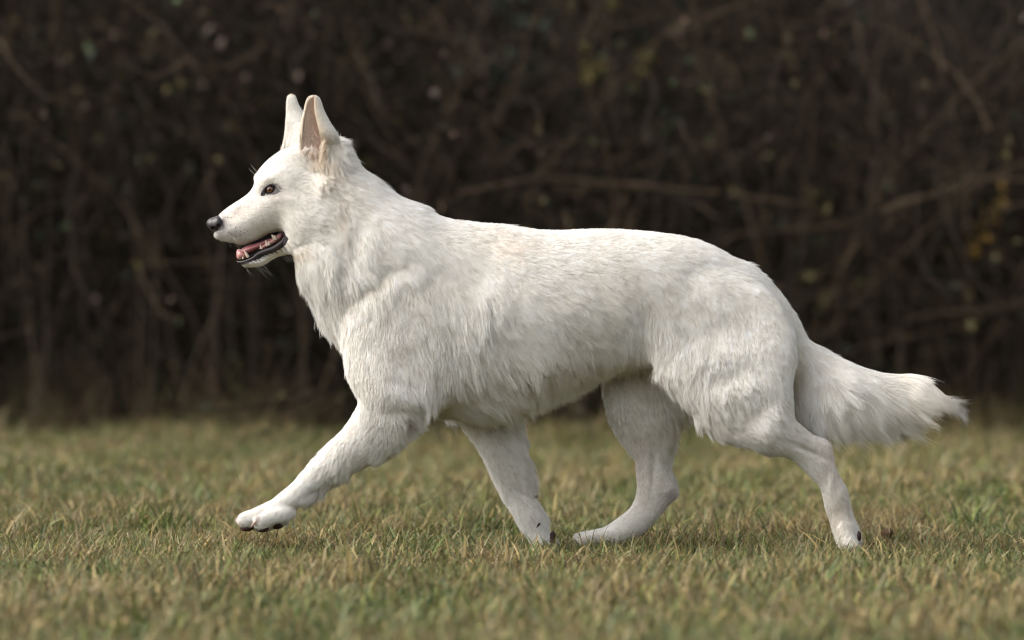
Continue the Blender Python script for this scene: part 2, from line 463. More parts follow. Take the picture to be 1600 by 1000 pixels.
def blades(X, Y, H, W, straw_p, lean, col=None, r=rng, z0=None):
    N = len(X); M = 5
    az = r.random(N) * 2 * math.pi; la = lean * (0.35 + 1.1 * r.random(N))
    s = np.linspace(0, 1, M)
    L = H
    ang = la[:, None] * (0.25 + 1.25 * s[None] ** 1.2)          # bending over
    kink = (r.random(N) < 0.25)[:, None] * (s[None] > 0.55) * r.uniform(0.4, 1.6, N)[:, None]
    ang = np.clip(ang + kink, 0, 2.4)
    ds = L[:, None] / (M - 1)
    hz = np.cumsum(np.cos(ang) * ds, 1) - np.cos(ang[:, :1]) * ds; hr = np.cumsum(np.sin(ang) * ds, 1) - np.sin(ang[:, :1]) * ds
    z0 = ground_z(X, Y) if z0 is None else z0
    cx = X[:, None] + hr * np.cos(az)[:, None]; cy = Y[:, None] + hr * np.sin(az)[:, None]; cz = z0[:, None] + np.maximum(hz, 0.003 * s[None]) - 0.002
    tw = az + math.pi / 2 + r.normal(0, .9, N)
    wv = W[:, None] * np.array([0.8, 1.0, 0.9, 0.62, 0.08])[None] * 0.5
    ox = np.cos(tw)[:, None] * wv; oy = np.sin(tw)[:, None] * wv
    V = np.empty((N, M, 2, 3)); V[:, :, 0] = np.stack([cx - ox, cy - oy, cz], -1); V[:, :, 1] = np.stack([cx + ox, cy + oy, cz], -1)
    idx = np.arange(N * M * 2).reshape(N, M, 2)
    Q = np.stack([idx[:, :-1, 0], idx[:, :-1, 1], idx[:, 1:, 1], idx[:, 1:, 0]], -1).reshape(-1, 4)
    isS = r.random(N) < straw_p
    c = np.where(isS[:, None], STRAW[r.integers(0, len(STRAW), N)], GREEN[r.integers(0, len(GREEN), N)]) * (0.50 + 0.52 * r.random((N, 1)))
    if col is not None: c = col * (0.7 + 0.6 * r.random((N, 1)))
    cs = c[:, None, :] * np.ones((1, M, 1))
    tipS = (r.random(N) < 0.35)[:, None, None] * (s[None, :, None] ** 2)     # withered tips
    cs = cs * (1 - tipS) + np.array([0.27, 0.20, 0.095]) * tipS
    C = np.repeat(cs.reshape(N * M, 3), 2, 0)
    return V.reshape(-1, 3), Q, C
def strip(n, d0, d1, extra, pw=1.0):
    d = d0 + (d1 - d0) * rng.random(n) ** pw
    hw = d * 0.1333 + extra
    return rng.uniform(-1, 1, n) * hw, d - D
parts = []
def add_zone(n, d0, d1, extra, hmean, wmean, lean=0.8, dens=0.45):
    X, Y = strip(n, d0, d1, extra)
    P = np.stack([X, Y], 1)
    cl = gn2(P); k = rng.random(n) < np.clip(0.75 + dens * cl, 0.12, 1)
    X, Y, P, cl = X[k], Y[k], P[k], cl[k]; m = len(X)
    near = np.exp(-((Y - 0.0) / 0.35) ** 2)
    H = hmean * np.exp(rng.normal(0, .30, m)) * (1 + 0.18 * np.clip(gn1(P), -1.5, 2)) * (1 - 0.15 * near)
    W = wmean * np.exp(rng.normal(0, .3, m))
    sp = np.clip(0.41 + 0.20 * gn1(P) + 0.14 * gn3(P), 0.06, 0.9)
    parts.append(blades(X, Y, H, W, sp, lean))
add_zone(60000, 4.3, 6.2, 0.15, 0.036, 0.0036)
add_zone(120000, 6.2, 8.4, 0.15, 0.038, 0.0028)
add_zone(90000, 6.2, 8.4, 0.15, 0.032, 0.0026, lean=1.7)
add_zone(110000, 8.4, 12.7, 0.3, 0.038, 0.0046)
# wide surroundings
X = rng.uniform(-6, 6, 90000); Y = rng.uniform(-3.2, 6.4, 90000)
k = np.abs(X) > (Y + D) * 0.1333 + 0.15
X, Y = X[k], Y[k]
parts.append(blades(X, Y, 0.055 * np.exp(rng.normal(0, .35, len(X))), np.full(len(X), 0.006), np.clip(0.5 + 0.2 * gn1(np.stack([X, Y], 1)), 0.1, .9), 0.8))
# rank grass at the foot of the hedge
X = rng.uniform(-6, 6, 26000); Y = 4.5 + rng.random(26000) ** 0.8 * 1.1
parts.append(blades(X, Y, rng.uniform(0.028, 0.062, len(X)) * np.clip(1 + 0.55 * gn3(np.stack([X, Y], 1)) + .35 * gn1(np.stack([X, Y], 1)), .4, 3.0), np.full(len(X), 0.006), np.clip(0.45 + 0.3 * gn3(np.stack([X, Y], 1)), .1, .9), 0.7))
off = 0; Vs = []; Qs = []; Cs = []
for V, Q, C in parts:
    Vs.append(V); Qs.append(Q + off); Cs.append(C); off += len(V)
grass = tag(mesh_obj('grass', np.concatenate(Vs), np.concatenate(Qs), grass_m, attrs={'col': np.concatenate(Cs)}),
            'short winter lawn of mixed green and straw coloured blades', 'grass', kind='stuff')
del parts, Vs, Qs, Cs
# dead weeds along the foot of the hedge
N = 9000
X = rng.uniform(-6, 6, N); Y = 4.85 + rng.random(N) ** 1.2 * 1.0; gb = np.stack([X, Y, np.zeros(N)], 1)
den = noise_field(51, 0.7, 2, 2)(gb[:, :2]) + 2.0 * np.exp(-((X + 0.85) / 0.22) ** 2) + 1.0 * np.exp(-((X - 1.45) / 0.2) ** 2) + 0.8 * np.exp(-((X + 1.5) / 0.3) ** 2)
k = rng.random(N) < np.clip(0.35 + 0.4 * den, 0.03, 1); gb = gb[k]; den = den[k]
S = grow(gb, np.stack([rng.normal(0, .45, len(gb)), rng.normal(0, .45, len(gb)), np.ones(len(gb))], 1), rng.uniform(0.05, 0.26, len(gb)) * np.clip(0.65 + 0.40 * den, .3, 1.9), 6, 0.2, bend=-0.03)
V, Q = tubes(S, np.full(len(gb), 0.0022)[:, None] * np.linspace(1, .5, 6)[None], 3)
c = np.array([[0.105, 0.068, 0.042], [0.085, 0.082, 0.036], [0.15, 0.115, 0.072]])[rng.integers(0, 3, len(gb))] * rng.uniform(.6, 1.2, (len(gb), 1))
X = rng.uniform(-6, 6, 420); gb = np.stack([X, 5.2 + rng.random(420) * .8, np.zeros(420)], 1)
S = grow(gb, np.stack([rng.normal(0, .14, 420), rng.normal(0, .14, 420), np.ones(420)], 1), rng.uniform(0.35, 1.15, 420), 6, 0.06)
V2, Q2 = tubes(S, np.full(420, 0.0032)[:, None] * np.linspace(1, .5, 6)[None], 3)
c2 = np.array([0.13, 0.10, 0.075]) * rng.uniform(.3, 1.1, (420, 1)); Q2 = Q2 + len(V); V = np.concatenate([V, V2]); Q = np.concatenate([Q, Q2]); c = np.concatenate([c, c2])
tag(mesh_obj('undergrowth', V, Q, bark, attrs={'col': np.repeat(c, 18, 0)}), 'dry brown weed stalks along the foot of the hedge', 'weeds', kind='stuff')

# a taller green tuft behind the far front paw, and a dead leaf behind the hind paw
def tuft(label, u, v, n, H, spread, col):
    # ground point seen at (u, v)
    d = FPX * CH / (v - HV); x = (u - 800) * d / FPX; y = d - D
    r = np.random.default_rng(int(u))
    X = r.normal(0, spread, n); Y = r.normal(0, spread * .8, n)
    V, Q, C = blades(X, Y, H * np.exp(r.normal(0, .25, n)), np.full(n, 0.0042), np.full(n, 0.12), 0.75, r=r, z0=np.zeros(n))
    C = C * np.array(col)
    o = mesh_obj('grass_tuft', V, Q, grass_m, attrs={'col': C}); o.location = (x, y, float(ground_z(np.array([x]), np.array([y]))[0]))
    return tag(o, label, 'grass tuft', 'taller tufts in the lawn')
tuft('taller dark green grass tuft just left of the far front paw', 742, 838, 170, 0.060, 0.040, (0.75, 0.85, 0.7))
tuft('small upright green tuft left of the raised front paw', 255, 838, 70, 0.075, 0.035, (0.8, 0.9, 0.75))
tuft('low green tuft near the right edge of the lawn', 1500, 826, 80, 0.07, 0.05, (0.8, 0.9, 0.75))

# a curled dead leaf lying behind the near hind paw
d_ = FPX * CH / (856 - HV); lx, ly = (1384 - 800) * d_ / FPX, d_ - D
lf = tag(empty('dead_leaf', (lx, ly, float(ground_z(np.array([lx]), np.array([ly]))[0]))), 'small curled brown dead leaf in the grass just right of the rear hind paw', 'leaf')
gu, gv = np.meshgrid(np.linspace(-1, 1, 9), np.linspace(0, 1, 11), indexing='ij')
wl = 0.012 * np.sin(np.pi * np.clip(gv, .02, .98)) ** 0.7 * (1 + .15 * np.sin(gv * 25))
cx_ = gu * wl; cz_ = 0.008 + gv * 0.024 + 0.010 * np.abs(gu) ** 1.5; cy_ = 0.012 * np.cos(gv * 3) + 0.008 * gu ** 2
LV = np.stack([cx_ + 0.006 * gv, cy_, cz_], -1)
LV = np.concatenate([LV.reshape(-1, 3), (LV + np.array([0, .0006, 0])).reshape(-1, 3)])
ii = np.arange(99).reshape(9, 11); q_ = np.stack([ii[:-1, :-1], ii[1:, :-1], ii[1:, 1:], ii[:-1, 1:]], -1).reshape(-1, 4)
deadm, _nt, _b = new_mat('dead_leaf', 0.8, (0.075, 0.045, 0.025), spec=0.2)
mesh_obj('blade', LV, np.concatenate([q_, q_[:, ::-1] + 99]), deadm, lf)
V, Q = tubes(np.stack([np.linspace(0, .004, 6), np.full(6, .012), np.linspace(0.0, .016, 6)], 1)[None], np.full((1, 6), .0009), 6)
mesh_obj('stalk', V, Q, deadm, lf)

# ================================================================== THE DOG
dog = empty('dog', (0, 0, 0))
tag(dog, 'white long-haired shepherd dog trotting to the left across the grass', 'dog')
HG = 0.0026
core = [(334, 351), (338, 340), (354, 325), (378, 310), (391, 299), (397, 288), (397, 278), (405, 265), (417, 252), (435, 238),
        (455, 230), (480, 224), (505, 219), (528, 217), (543, 229), (553, 243), (566, 261), (585, 276), (603, 291), (621, 304), (645, 315), (662, 322), (680, 334), (702, 342),
        (740, 348), (785, 351), (830, 358), (880, 360), (940, 358), (990, 360), (1040, 365), (1075, 371), (1108, 382), (1148, 403), (1176, 417), (1204, 441),
        (1226, 468), (1246, 502), (1250, 560), (1220, 600), (1160, 610), (1100, 596), (1040, 578), (1000, 574), (960, 582), (920, 600), (880, 618),
        (830, 637), (780, 647), (730, 650), (680, 643), (630, 634), (590, 622), (560, 600), (545, 572), (541, 548), (523, 526), (505, 502), (492, 472), (470, 432), (459, 404), (452, 397),
        (441, 399), (432, 402), (421, 407.5), (413, 413), (404, 416.5), (390, 417.5), (378, 415.5), (373, 411), (373, 408), (386, 404), (396, 398), (404, 391.5), (419, 386.5),
        (432, 379), (440, 371), (443, 365), (438, 362.5), (430, 363), (419, 366), (408, 372), (397, 377), (386, 380.5), (375, 382), (364, 379.5), (353, 377.5), (342, 374.5), (334, 369), (334, 360)]
core_rel = [  # u, v, ru, rv, angle, amp(m)
    (424, 299, 14, 9, -15, -0.0065), (411, 303, 9, 7, 0, -0.004), (420, 281, 16, 6, -25, 0.004), (448, 312, 26, 9, 10, 0.0045),
    (380, 330, 30, 9, -30, -0.004), (360, 362, 22, 10, 10, 0.005), (392, 352, 22, 12, -20, 0.001),
    (480, 345, 34, 26, 20, 0.008), (440, 345, 14, 16, 0, -0.003), (462, 385, 22, 7, -12, -0.004), (455, 270, 26, 18, 0, 0.004),
    (510, 290, 18, 22, 0, 0.008), (548, 400, 14, 60, 20, -0.003), (520, 420, 22, 60, -15, 0.006), (600, 380, 50, 60, 30, 0.005),
    (585, 440, 60, 14, -35, -0.004), (650, 380, 60, 30, 40, 0.004), (760, 400, 30, 40, 20, -0.003), (850, 500, 120, 60, 10, 0.008),
    (1000, 520, 50, 70, 0, -0.008), (980, 580, 70, 25, -20, -0.02), (820, 600, 100, 25, 0, -0.006), (1080, 400, 60, 25, 15, 0.008)]
core_asp = [(335, 355, .62), (343, 352, .66), (360, 350, .86), (390, 340, .84), (390, 410, 1.15), (420, 400, 1.0), (420, 300, .78), (440, 280, .72), (450, 330, .74), (480, 300, .70), (500, 350, .70), (480, 240, .50), (505, 235, .50), (530, 330, .72), (560, 400, .72),
            (620, 400, .70), (600, 520, .66), (700, 450, .66), (800, 480, .70), (900, 480, .70), (1000, 460, .73), (1020, 540, .74), (1100, 480, .62), (1200, 520, .60), (850, 620, .8)]
nf = [(548, 512), (541, 545), (541, 577), (547, 598), (559, 622), (556, 640), (540, 666), (509, 699), (482, 727), (461, 751), (446, 765), (421, 784), (398, 796), (381, 802), (371, 811),
      (374, 820), (384, 826), (400, 828), (418, 828), (440, 817), (453, 806), (471, 789), (489, 780), (502, 768), (527, 752), (549, 738), (583, 722), (606, 710), (628, 696), (642, 683), (655, 668), (660, 655),
      (672, 640), (692, 615), (706, 575), (712, 530), (708, 480), (694, 460), (668, 440), (635, 440), (600, 455), (570, 485)]
ff = [(705, 652), (714, 660), (741, 692), (755, 716), (769, 748), (783, 775), (799, 801), (813, 823), (829, 846), (833, 862), (848, 868), (864, 864), (872, 848), (868, 838), (857, 826), (850, 808), (840, 788), (833, 770), (828, 742), (822, 718), (818, 690), (812, 660), (808, 615), (770, 585), (720, 600), (695, 625)]
nh = [(1040, 600), (1057, 618), (1077, 636), (1086, 654), (1098, 664), (1117, 681), (1135, 690), (1168, 699), (1199, 709), (1229, 714), (1248, 727), (1264, 743), (1281, 762), (1290, 794), (1300, 826), (1308, 848), (1313, 862), (1330, 866), (1345, 858),
      (1345, 840), (1338, 818), (1332, 802), (1327, 786), (1321, 762), (1314, 748), (1306, 730), (1301, 704), (1296, 692), (1284, 684), (1270, 679), (1250, 664), (1238, 645), (1238, 600), (1244, 555), (1236, 510), (1212, 470), (1175, 448),
      (1130, 440), (1085, 448), (1050, 470), (1028, 505), (1020, 545), (1024, 578)]
fh = [(942, 600), (947, 631), (960, 667), (979, 700), (991, 717), (995, 742), (995, 768), (985, 792), (962, 812), (939, 826), (917, 831), (901, 837), (903, 848), (930, 853), (971, 852), (994, 841), (1010, 828), (1026, 811), (1045, 789), (1057, 777), (1060, 768), (1057, 753),
      (1050, 735), (1045, 716), (1047, 696), (1051, 680), (1060, 660), (1080, 640), (1090, 590), (1060, 545), (1000, 535), (955, 560)]
tail = [(1215, 500), (1240, 505), (1262, 530), (1300, 554), (1345, 575), (1385, 585), (1425, 585), (1452, 597), (1474, 617), (1480, 628), (1440, 642), (1400, 653), (1360, 660), (1310, 660), (1275, 652), (1245, 630), (1228, 560)]
B = {}
B['core'] = Part(core, 0.0, HG, inset=0.001, relief=core_rel, asp_pts=core_asp, iters=70)
B['nf'] = Part(nf, -0.075, HG, inset=0.001, yc=[(630, 520, -0.075), (600, 620, -0.085), (600, 690, -0.085), (480, 750, -0.075), (400, 810, -0.07)],
               asp_pts=[(630, 480, .40), (630, 560, .46), (610, 640, .62), (560, 700, .72), (500, 740, .85), (450, 780, 1.05), (400, 810, 1.25)],
               relief=[(600, 560, 30, 50, 0, 0.006), (690, 560, 12, 60, 8, -0.004), (640, 640, 40, 10, 0, -0.004), (655, 668, 16, 12, 0, 0.004), (406, 812, 3, 22, 35, -0.012), (500, 757, 25, 5, -35, -0.006)])
B['ff'] = Part(ff, 0.075, HG, inset=0.001, yc=[(760, 620, 0.07), (790, 740, 0.065), (850, 850, 0.055)], asp_pts=[(760, 640, .6), (790, 740, .72), (830, 810, .95), (850, 850, 1.2)], relief=[(812, 770, 20, 6, 55, -.004), (848, 850, 3, 14, -15, -0.008)])
B['nh'] = Part(nh, -0.075, HG, inset=0.001, yc=[(1120, 480, -0.060), (1120, 600, -0.078), (1200, 690, -0.085), (1300, 740, -0.075), (1325, 850, -0.07)],
               asp_pts=[(1120, 480, .30), (1130, 560, .37), (1150, 640, .54), (1220, 690, .72), (1290, 710, .72), (1305, 780, .80), (1325, 845, 1.1)],
               relief=[(1180, 640, 16, 46, 55, -0.003), (1255, 700, 30, 5, 25, -0.006), (1300, 740, 5, 30, 15, 0.002), (1150, 470, 40, 8, 50, -0.004), (1328, 850, 3, 12, 0, -0.006)])
B['fh'] = Part(fh, 0.075, HG, inset=0.001, yc=[(1020, 580, 0.065), (1010, 740, 0.07), (950, 840, 0.06)], asp_pts=[(1020, 600, .5), (1010, 680, .6), (1020, 760, .75), (940, 840, 1.25)], relief=[(1020, 730, 5, 30, 0, -0.006), (1045, 762, 8, 8, 0, .004)])
B['tail'] = Part(tail, 0.0, HG, inset=0.0, yc=[(1240, 540, 0.0), (1350, 610, -0.01), (1470, 620, -0.02)], asp_pts=[(1240, 560, .7), (1350, 610, .85), (1450, 620, .8)])
# toes: capsules (u,v,y,r px)->(u,v,y,r px)
toes = [((452, 797, -.090, 9), (410, 815, -.098, 10.5)), ((436, 791, -.078, 9), (385, 812.5, -.080, 10.5)), ((436, 791, -.062, 9), (384, 813.5, -.060, 10)), ((446, 797, -.044, 10), (405, 815, -.040, 11)),
        ((840, 826, .042, 5), (850, 856, .034, 9)), ((834, 824, .052, 6), (838, 859, .047, 9)), ((834, 824, .062, 6), (838, 860, .064, 10)), ((840, 826, .072, 5), (850, 854, .084, 10)),
        ((1316, 822, -.090, 6), (1328, 850, -.1, 10)), ((1314, 822, -.078, 6), (1318, 856, -.08, 10)), ((1314, 822, -.062, 6), (1318, 856, -.06, 10)),
        ((950, 836, .044, 8), (914, 845, .036, 8.5)), ((950, 834, .055, 8), (906, 843, .054, 9)), ((950, 834, .068, 8), (906, 843, .072, 9)),
        ((418, 812, -.07, 14), (440, 806, -.07, 12))]
def capd(P, t):
    (a, b) = t
    A = PW(a[0], a[1], a[2]); Bp = PW(b[0], b[1], b[2]); ra = a[3] * D / FPX; rb = b[3] * D / FPX
    e = Bp - A; tt = np.clip(((P - A) @ e) / (e @ e), 0, 1)
    return np.linalg.norm(P - A - tt[..., None] * e, axis=-1) - (ra + (rb - ra) * tt)
lo = np.array([PW(318, 0)[0], -0.185, -0.03]); lo = np.floor(lo / HG) * HG
hi = np.array([PW(1500, 0)[0], 0.185, PW(0, 200)[2]])
nn = np.ceil((hi - lo) / HG).astype(int)
ys = lo[1] + np.arange(nn[1]) * HG
Fd = np.full(nn, 0.05, np.float32)
def smin_into(sl, d, k):
    a = Fd[sl]; h_ = np.clip(0.5 + 0.5 * (a - d) / k, 0, 1)
    Fd[sl] = a * (1 - h_) + d * h_ - k * h_ * (1 - h_)
for nm in ('core', 'nf', 'ff', 'nh', 'fh', 'tail'):
    p = B[nm]
    i0 = int(round((p.lo[0] - lo[0]) / HG)); k0 = int(round((p.lo[1] - lo[2]) / HG))
    a0, c0 = max(i0, 0), max(k0, 0); a1, c1 = min(i0 + p.nx, nn[0]), min(k0 + p.nz, nn[2])
    s2 = (slice(a0 - i0, a1 - i0), slice(c0 - k0, c1 - k0))
    g = p.g[s2][:, None, :].astype(np.float32); yc = p.yc[s2][:, None, :].astype(np.float32); gr = p.gr2[s2][:, None, :].astype(np.float32); ph_ = p.phi[s2][:, None, :].astype(np.float32); ro_ = p.ro[s2][:, None, :].astype(np.float32)
    d = p._d(g, yc, gr, ys[None, :, None].astype(np.float32), ph_, ro_)
    sl = (slice(a0, a1), slice(None), slice(c0, c1))
    if nm == 'core': Fd[sl] = np.minimum(Fd[sl], d)
    else: smin_into(sl, d, 0.045 if nm in ('nf', 'nh') else 0.02)
for t in toes:
    A = PW(*t[0][:3]); Bp = PW(*t[1][:3]); m_ = 0.03
    i0 = np.maximum(np.floor((np.minimum(A, Bp) - m_ - lo) / HG).astype(int), 0); i1 = np.minimum(np.ceil((np.maximum(A, Bp) + m_ - lo) / HG).astype(int), nn)
    X, Y, Z = np.meshgrid(*[lo[a] + np.arange(i0[a], i1[a]) * HG for a in range(3)], indexing='ij')
    smin_into(tuple(slice(i0[a], i1[a]) for a in range(3)), capd(np.stack([X, Y, Z], -1), t), 0.006)
# eye sockets
head_w = lambda u, v: float(np.sqrt(max(B['core'].samp(B['core'].g, *[np.array([q]) for q in PW(u, v, 0)[[0, 2]]])[0], 0)))
EU, EV = 424, 296.5
ew = head_w(EU, EV)
eyes = []
for sg in (-1, 1):
    c = PW(EU, EV, sg * (ew - 0.0065)); eyes.append(c)
    i0 = np.floor((c - 0.03 - lo) / HG).astype(int); i1 = np.ceil((c + 0.03 - lo) / HG).astype(int)
    X, Y, Z = np.meshgrid(*[lo[a] + np.arange(i0[a], i1[a]) * HG for a in range(3)], indexing='ij')
    sl = tuple(slice(i0[a], i1[a]) for a in range(3))
    rr = np.sqrt(((X - c[0]) / 0.0117) ** 2 + ((Y - c[1]) / 0.013) ** 2 + ((Z - c[2]) / 0.0075) ** 2)
    Fd[sl] = np.maximum(Fd[sl], -(rr - 1) * 0.0075)
BV, BQ = surface_nets(Fd, lo, HG)
_t = np.concatenate([BQ[:, [0, 1, 2]], BQ[:, [0, 2, 3]]])
if np.einsum('ij,ij->i', BV[_t[:, 0]], np.cross(BV[_t[:, 1]], BV[_t[:, 2]])).sum() < 0: BQ = BQ[:, ::-1].copy()
del Fd
# light smoothing of the shell
def smooth_mesh(V, Q, it):
    a = np.concatenate([Q[:, [0, 1]], Q[:, [1, 2]], Q[:, [2, 3]], Q[:, [3, 0]]])
    n = len(V); deg = np.bincount(a[:, 0], minlength=n) + np.bincount(a[:, 1], minlength=n)
    for _ in range(it):
        S = np.stack([np.bincount(a[:, 0], V[a[:, 1], c], n) + np.bincount(a[:, 1], V[a[:, 0], c], n) for c in range(3)], 1)
        V = V * 0.5 + 0.5 * S / np.maximum(deg, 1)[:, None]
    return V
BV = smooth_mesh(BV, BQ, 2)
bu, bv = UV(BV)

# ---- colour of the coat at a point (pigment and mud tints, shade of the toe grooves painted in)
def in_poly(pts, u, v): return poly_sdf(np.array(pts, float), u, v)
MOUTH = [(330, 372), (342, 376.5), (353, 380), (364, 382), (375, 384), (386, 382), (397, 378), (408, 373), (419, 367.5), (430, 364), (440, 363), (447, 366), (450, 374), (446, 383), (436, 390), (424, 396), (411, 400),
         (404, 405), (390, 410), (378, 413), (371, 410), (366, 400), (350, 390)]
LIP = [(386, 380), (397, 375.5), (408, 370.5), (419, 364.5), (430, 361), (440, 360), (448, 364), (451, 374), (446, 384), (436, 391), (424, 397), (411, 401), (402, 407), (390, 411), (378, 414), (369, 411), (366, 398)]
EYE = [(409, 304), (413, 296), (419, 290.5), (427, 289), (432, 292.5), (436, 297.5), (431, 301.5), (424, 304.5), (416, 305)]
DOTS = [(368, 355), (375, 355), (382, 358), (387, 361), (369, 362), (376, 361.5), (352, 340), (356, 339.5), (362, 339.5), (376, 367), (382, 364), (362, 366), (370, 369), (358, 363), (358, 368), (364, 370), (350, 362)]
WHITE = np.array([0.95, 0.925, 0.875])
cn = noise_field(61, 9, 3, 3)
def blob(u, v, cu, cv, ru, rv, ang=0):
    ca, sa = math.cos(R(ang)), math.sin(R(ang)); du, dv = u - cu, v - cv
    return np.exp(-(((du * ca + dv * sa) / ru) ** 2 + ((-du * sa + dv * ca) / rv) ** 2))
def coat(P):
    u, v = UV(P); n = len(P)
    c = np.tile(WHITE, (n, 1))
    def mixc(w, col):
        nonlocal c
        w = np.clip(w, 0, 1)[:, None]; c = c * (1 - w) + np.array(col) * w
    beige = (0.74, 0.62, 0.48); pink = (0.70, 0.56, 0.50); tan = (0.68, 0.47, 0.29)
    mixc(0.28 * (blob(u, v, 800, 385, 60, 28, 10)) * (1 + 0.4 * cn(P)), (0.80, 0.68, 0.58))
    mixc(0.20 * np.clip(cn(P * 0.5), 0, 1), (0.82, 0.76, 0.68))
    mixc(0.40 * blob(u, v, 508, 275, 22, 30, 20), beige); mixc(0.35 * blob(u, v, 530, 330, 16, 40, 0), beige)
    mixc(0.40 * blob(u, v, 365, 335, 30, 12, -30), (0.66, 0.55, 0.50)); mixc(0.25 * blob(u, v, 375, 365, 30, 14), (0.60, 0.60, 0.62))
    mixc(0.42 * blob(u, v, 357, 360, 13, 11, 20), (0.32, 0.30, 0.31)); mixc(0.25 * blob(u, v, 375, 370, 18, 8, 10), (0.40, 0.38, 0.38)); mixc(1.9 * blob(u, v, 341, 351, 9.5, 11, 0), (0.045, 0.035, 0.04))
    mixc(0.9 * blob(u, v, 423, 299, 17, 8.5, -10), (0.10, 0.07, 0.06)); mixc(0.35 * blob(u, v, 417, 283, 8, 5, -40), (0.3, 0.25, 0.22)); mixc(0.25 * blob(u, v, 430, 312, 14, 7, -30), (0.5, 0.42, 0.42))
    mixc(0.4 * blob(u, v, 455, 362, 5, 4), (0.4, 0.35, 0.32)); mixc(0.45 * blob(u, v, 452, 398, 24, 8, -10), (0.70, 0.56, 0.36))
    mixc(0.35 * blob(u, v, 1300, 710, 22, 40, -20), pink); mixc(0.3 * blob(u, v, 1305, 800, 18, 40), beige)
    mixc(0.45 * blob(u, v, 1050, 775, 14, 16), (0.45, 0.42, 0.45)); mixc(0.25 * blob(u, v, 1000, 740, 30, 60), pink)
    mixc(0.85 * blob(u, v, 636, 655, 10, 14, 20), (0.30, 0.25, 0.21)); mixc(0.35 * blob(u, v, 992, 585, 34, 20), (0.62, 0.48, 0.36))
    mixc(0.5 * blob(u, v, 500, 760, 16, 5, -35), (0.35, 0.33, 0.33)); mixc(0.7 * blob(u, v, 404, 815, 3.5, 13, 25), (0.20, 0.08, 0.05)); mixc(0.5 * blob(u, v, 376, 817, 8, 5), (0.35, 0.2, 0.14))  # includes a crease between the near toes, its shade painted dark
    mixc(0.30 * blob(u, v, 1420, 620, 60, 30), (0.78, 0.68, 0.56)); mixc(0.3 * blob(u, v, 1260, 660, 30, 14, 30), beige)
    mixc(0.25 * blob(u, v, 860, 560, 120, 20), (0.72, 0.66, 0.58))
    e_in = np.clip((in_poly(EYE, u, v) + 2.2) / 1.2, 0, 1); mixc(e_in, (0.02, 0.014, 0.012))
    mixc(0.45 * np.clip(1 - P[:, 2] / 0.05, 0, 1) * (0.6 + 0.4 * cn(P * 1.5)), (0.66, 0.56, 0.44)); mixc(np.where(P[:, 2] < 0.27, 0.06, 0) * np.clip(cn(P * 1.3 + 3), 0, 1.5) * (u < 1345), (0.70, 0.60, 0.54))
    for a, bq in []: mixc(1.0 * blob(u, v, a, bq, 1.5, 1.5) * (np.abs(P[:, 1]) > 0.008), (0.05, 0.045, 0.05))
    for gu_, gv_, an_g in ((846, 853, 70), (836, 858, 80), (1322, 856, 85), (1333, 852, 75), (918, 846, 10)): mixc(0.45 * blob(u, v, gu_, gv_, 9, 1.8, an_g), (0.25, 0.19, 0.15))  # grooves between toes, shade painted as dark lines
    m = in_poly(LIP, u, v) > 0
    m &= (P[:, 0] < PW(455, 0)[0])
    c[m] = (0.035, 0.028, 0.032)
    return c
skin_m, nt, b = new_mat('skin', 0.6, attr='col', spec=0.3)
b.inputs['Subsurface Weight'].default_value = 0.0
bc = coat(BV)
# darker soles
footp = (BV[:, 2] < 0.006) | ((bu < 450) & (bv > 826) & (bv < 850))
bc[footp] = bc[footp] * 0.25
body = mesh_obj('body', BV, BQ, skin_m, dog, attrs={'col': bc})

# ---- small wet and hard parts
nose_m, nt, b = new_mat('nose_leather', 0.42, (0.018, 0.013, 0.015), spec=0.5)
nz_ = nt.nodes.new('ShaderNodeTexNoise'); nz_.inputs['Scale'].default_value = 900; bmp = nt.nodes.new('ShaderNodeBump'); bmp.inputs['Strength'].default_value = 0.35; bmp.inputs['Distance'].default_value = 0.0008
tcn = nt.nodes.new('ShaderNodeTexCoord'); nt.links.new(tcn.outputs['Object'], nz_.inputs['Vector']); nt.links.new(nz_.outputs['Fac'], bmp.inputs['Height']); nt.links.new(bmp.outputs[0], b.inputs['Normal'])
def e3(u, v, y, ru, ry, rv):
    c = PW(u, v, y); s = D / FPX
    return (c[0], c[1], c[2], ru * s, ry, rv * s)
ellipsoids_mesh('nose', [e3(336.5, 349.5, 0, 14, .0150, 10.5), e3(338, 353, -.0085, 10.5, .0075, 9), e3(338, 353, .0085, 10.5, .0075, 9), e3(341.5, 346.5, 0, 8.5, .0190, 9.5), e3(342, 350, -.0105, 7.5, .0098, 9.5), e3(342, 350, .0105, 7.5, .0098, 9.5), e3(336, 359, 0, 6, .006, 7), e3(341.5, 347.5, 0, 9, .0170, 8.5), e3(339.5, 352, 0, 8.5, .0168, 9.5)],
                nose_m, dog, h=0.0006, sub=[e3(333.5, 356.5, -.0145, 4.4, .006, 3), e3(341, 354, -.0185, 2.4, .0035, 4.5), e3(333.5, 356.5, .0145, 4.4, .006, 3)])
wet, nt, b = new_mat('tongue_flesh', 0.35, (0.36, 0.13, 0.14), spec=0.6)
gum_m, nt, b = new_mat('gum_flesh', 0.3, (0.55, 0.27, 0.25), spec=0.6)
dark_m, nt, b = new_mat('mouth_skin', 0.55, (0.022, 0.014, 0.018), spec=0.5)
tooth_m, nt, b = new_mat('enamel', 0.3, (0.68, 0.57, 0.46), spec=0.5)
inflate('mouth_lining', [(392, 380), (408, 373), (420, 367), (432, 363), (444, 364), (449, 373), (444, 381), (432, 388), (418, 393), (400, 402), (385, 406), (382, 398), (398, 392)], 0, 0.016, dark_m, dog)
inflate('tongue', [(376, 391), (384, 385), (396, 381), (408, 376.5), (420, 371), (434, 367), (440, 370), (432, 376), (420, 382), (408, 388), (398, 393), (388, 397), (379, 397)], -0.0005, 0.019, wet, dog)
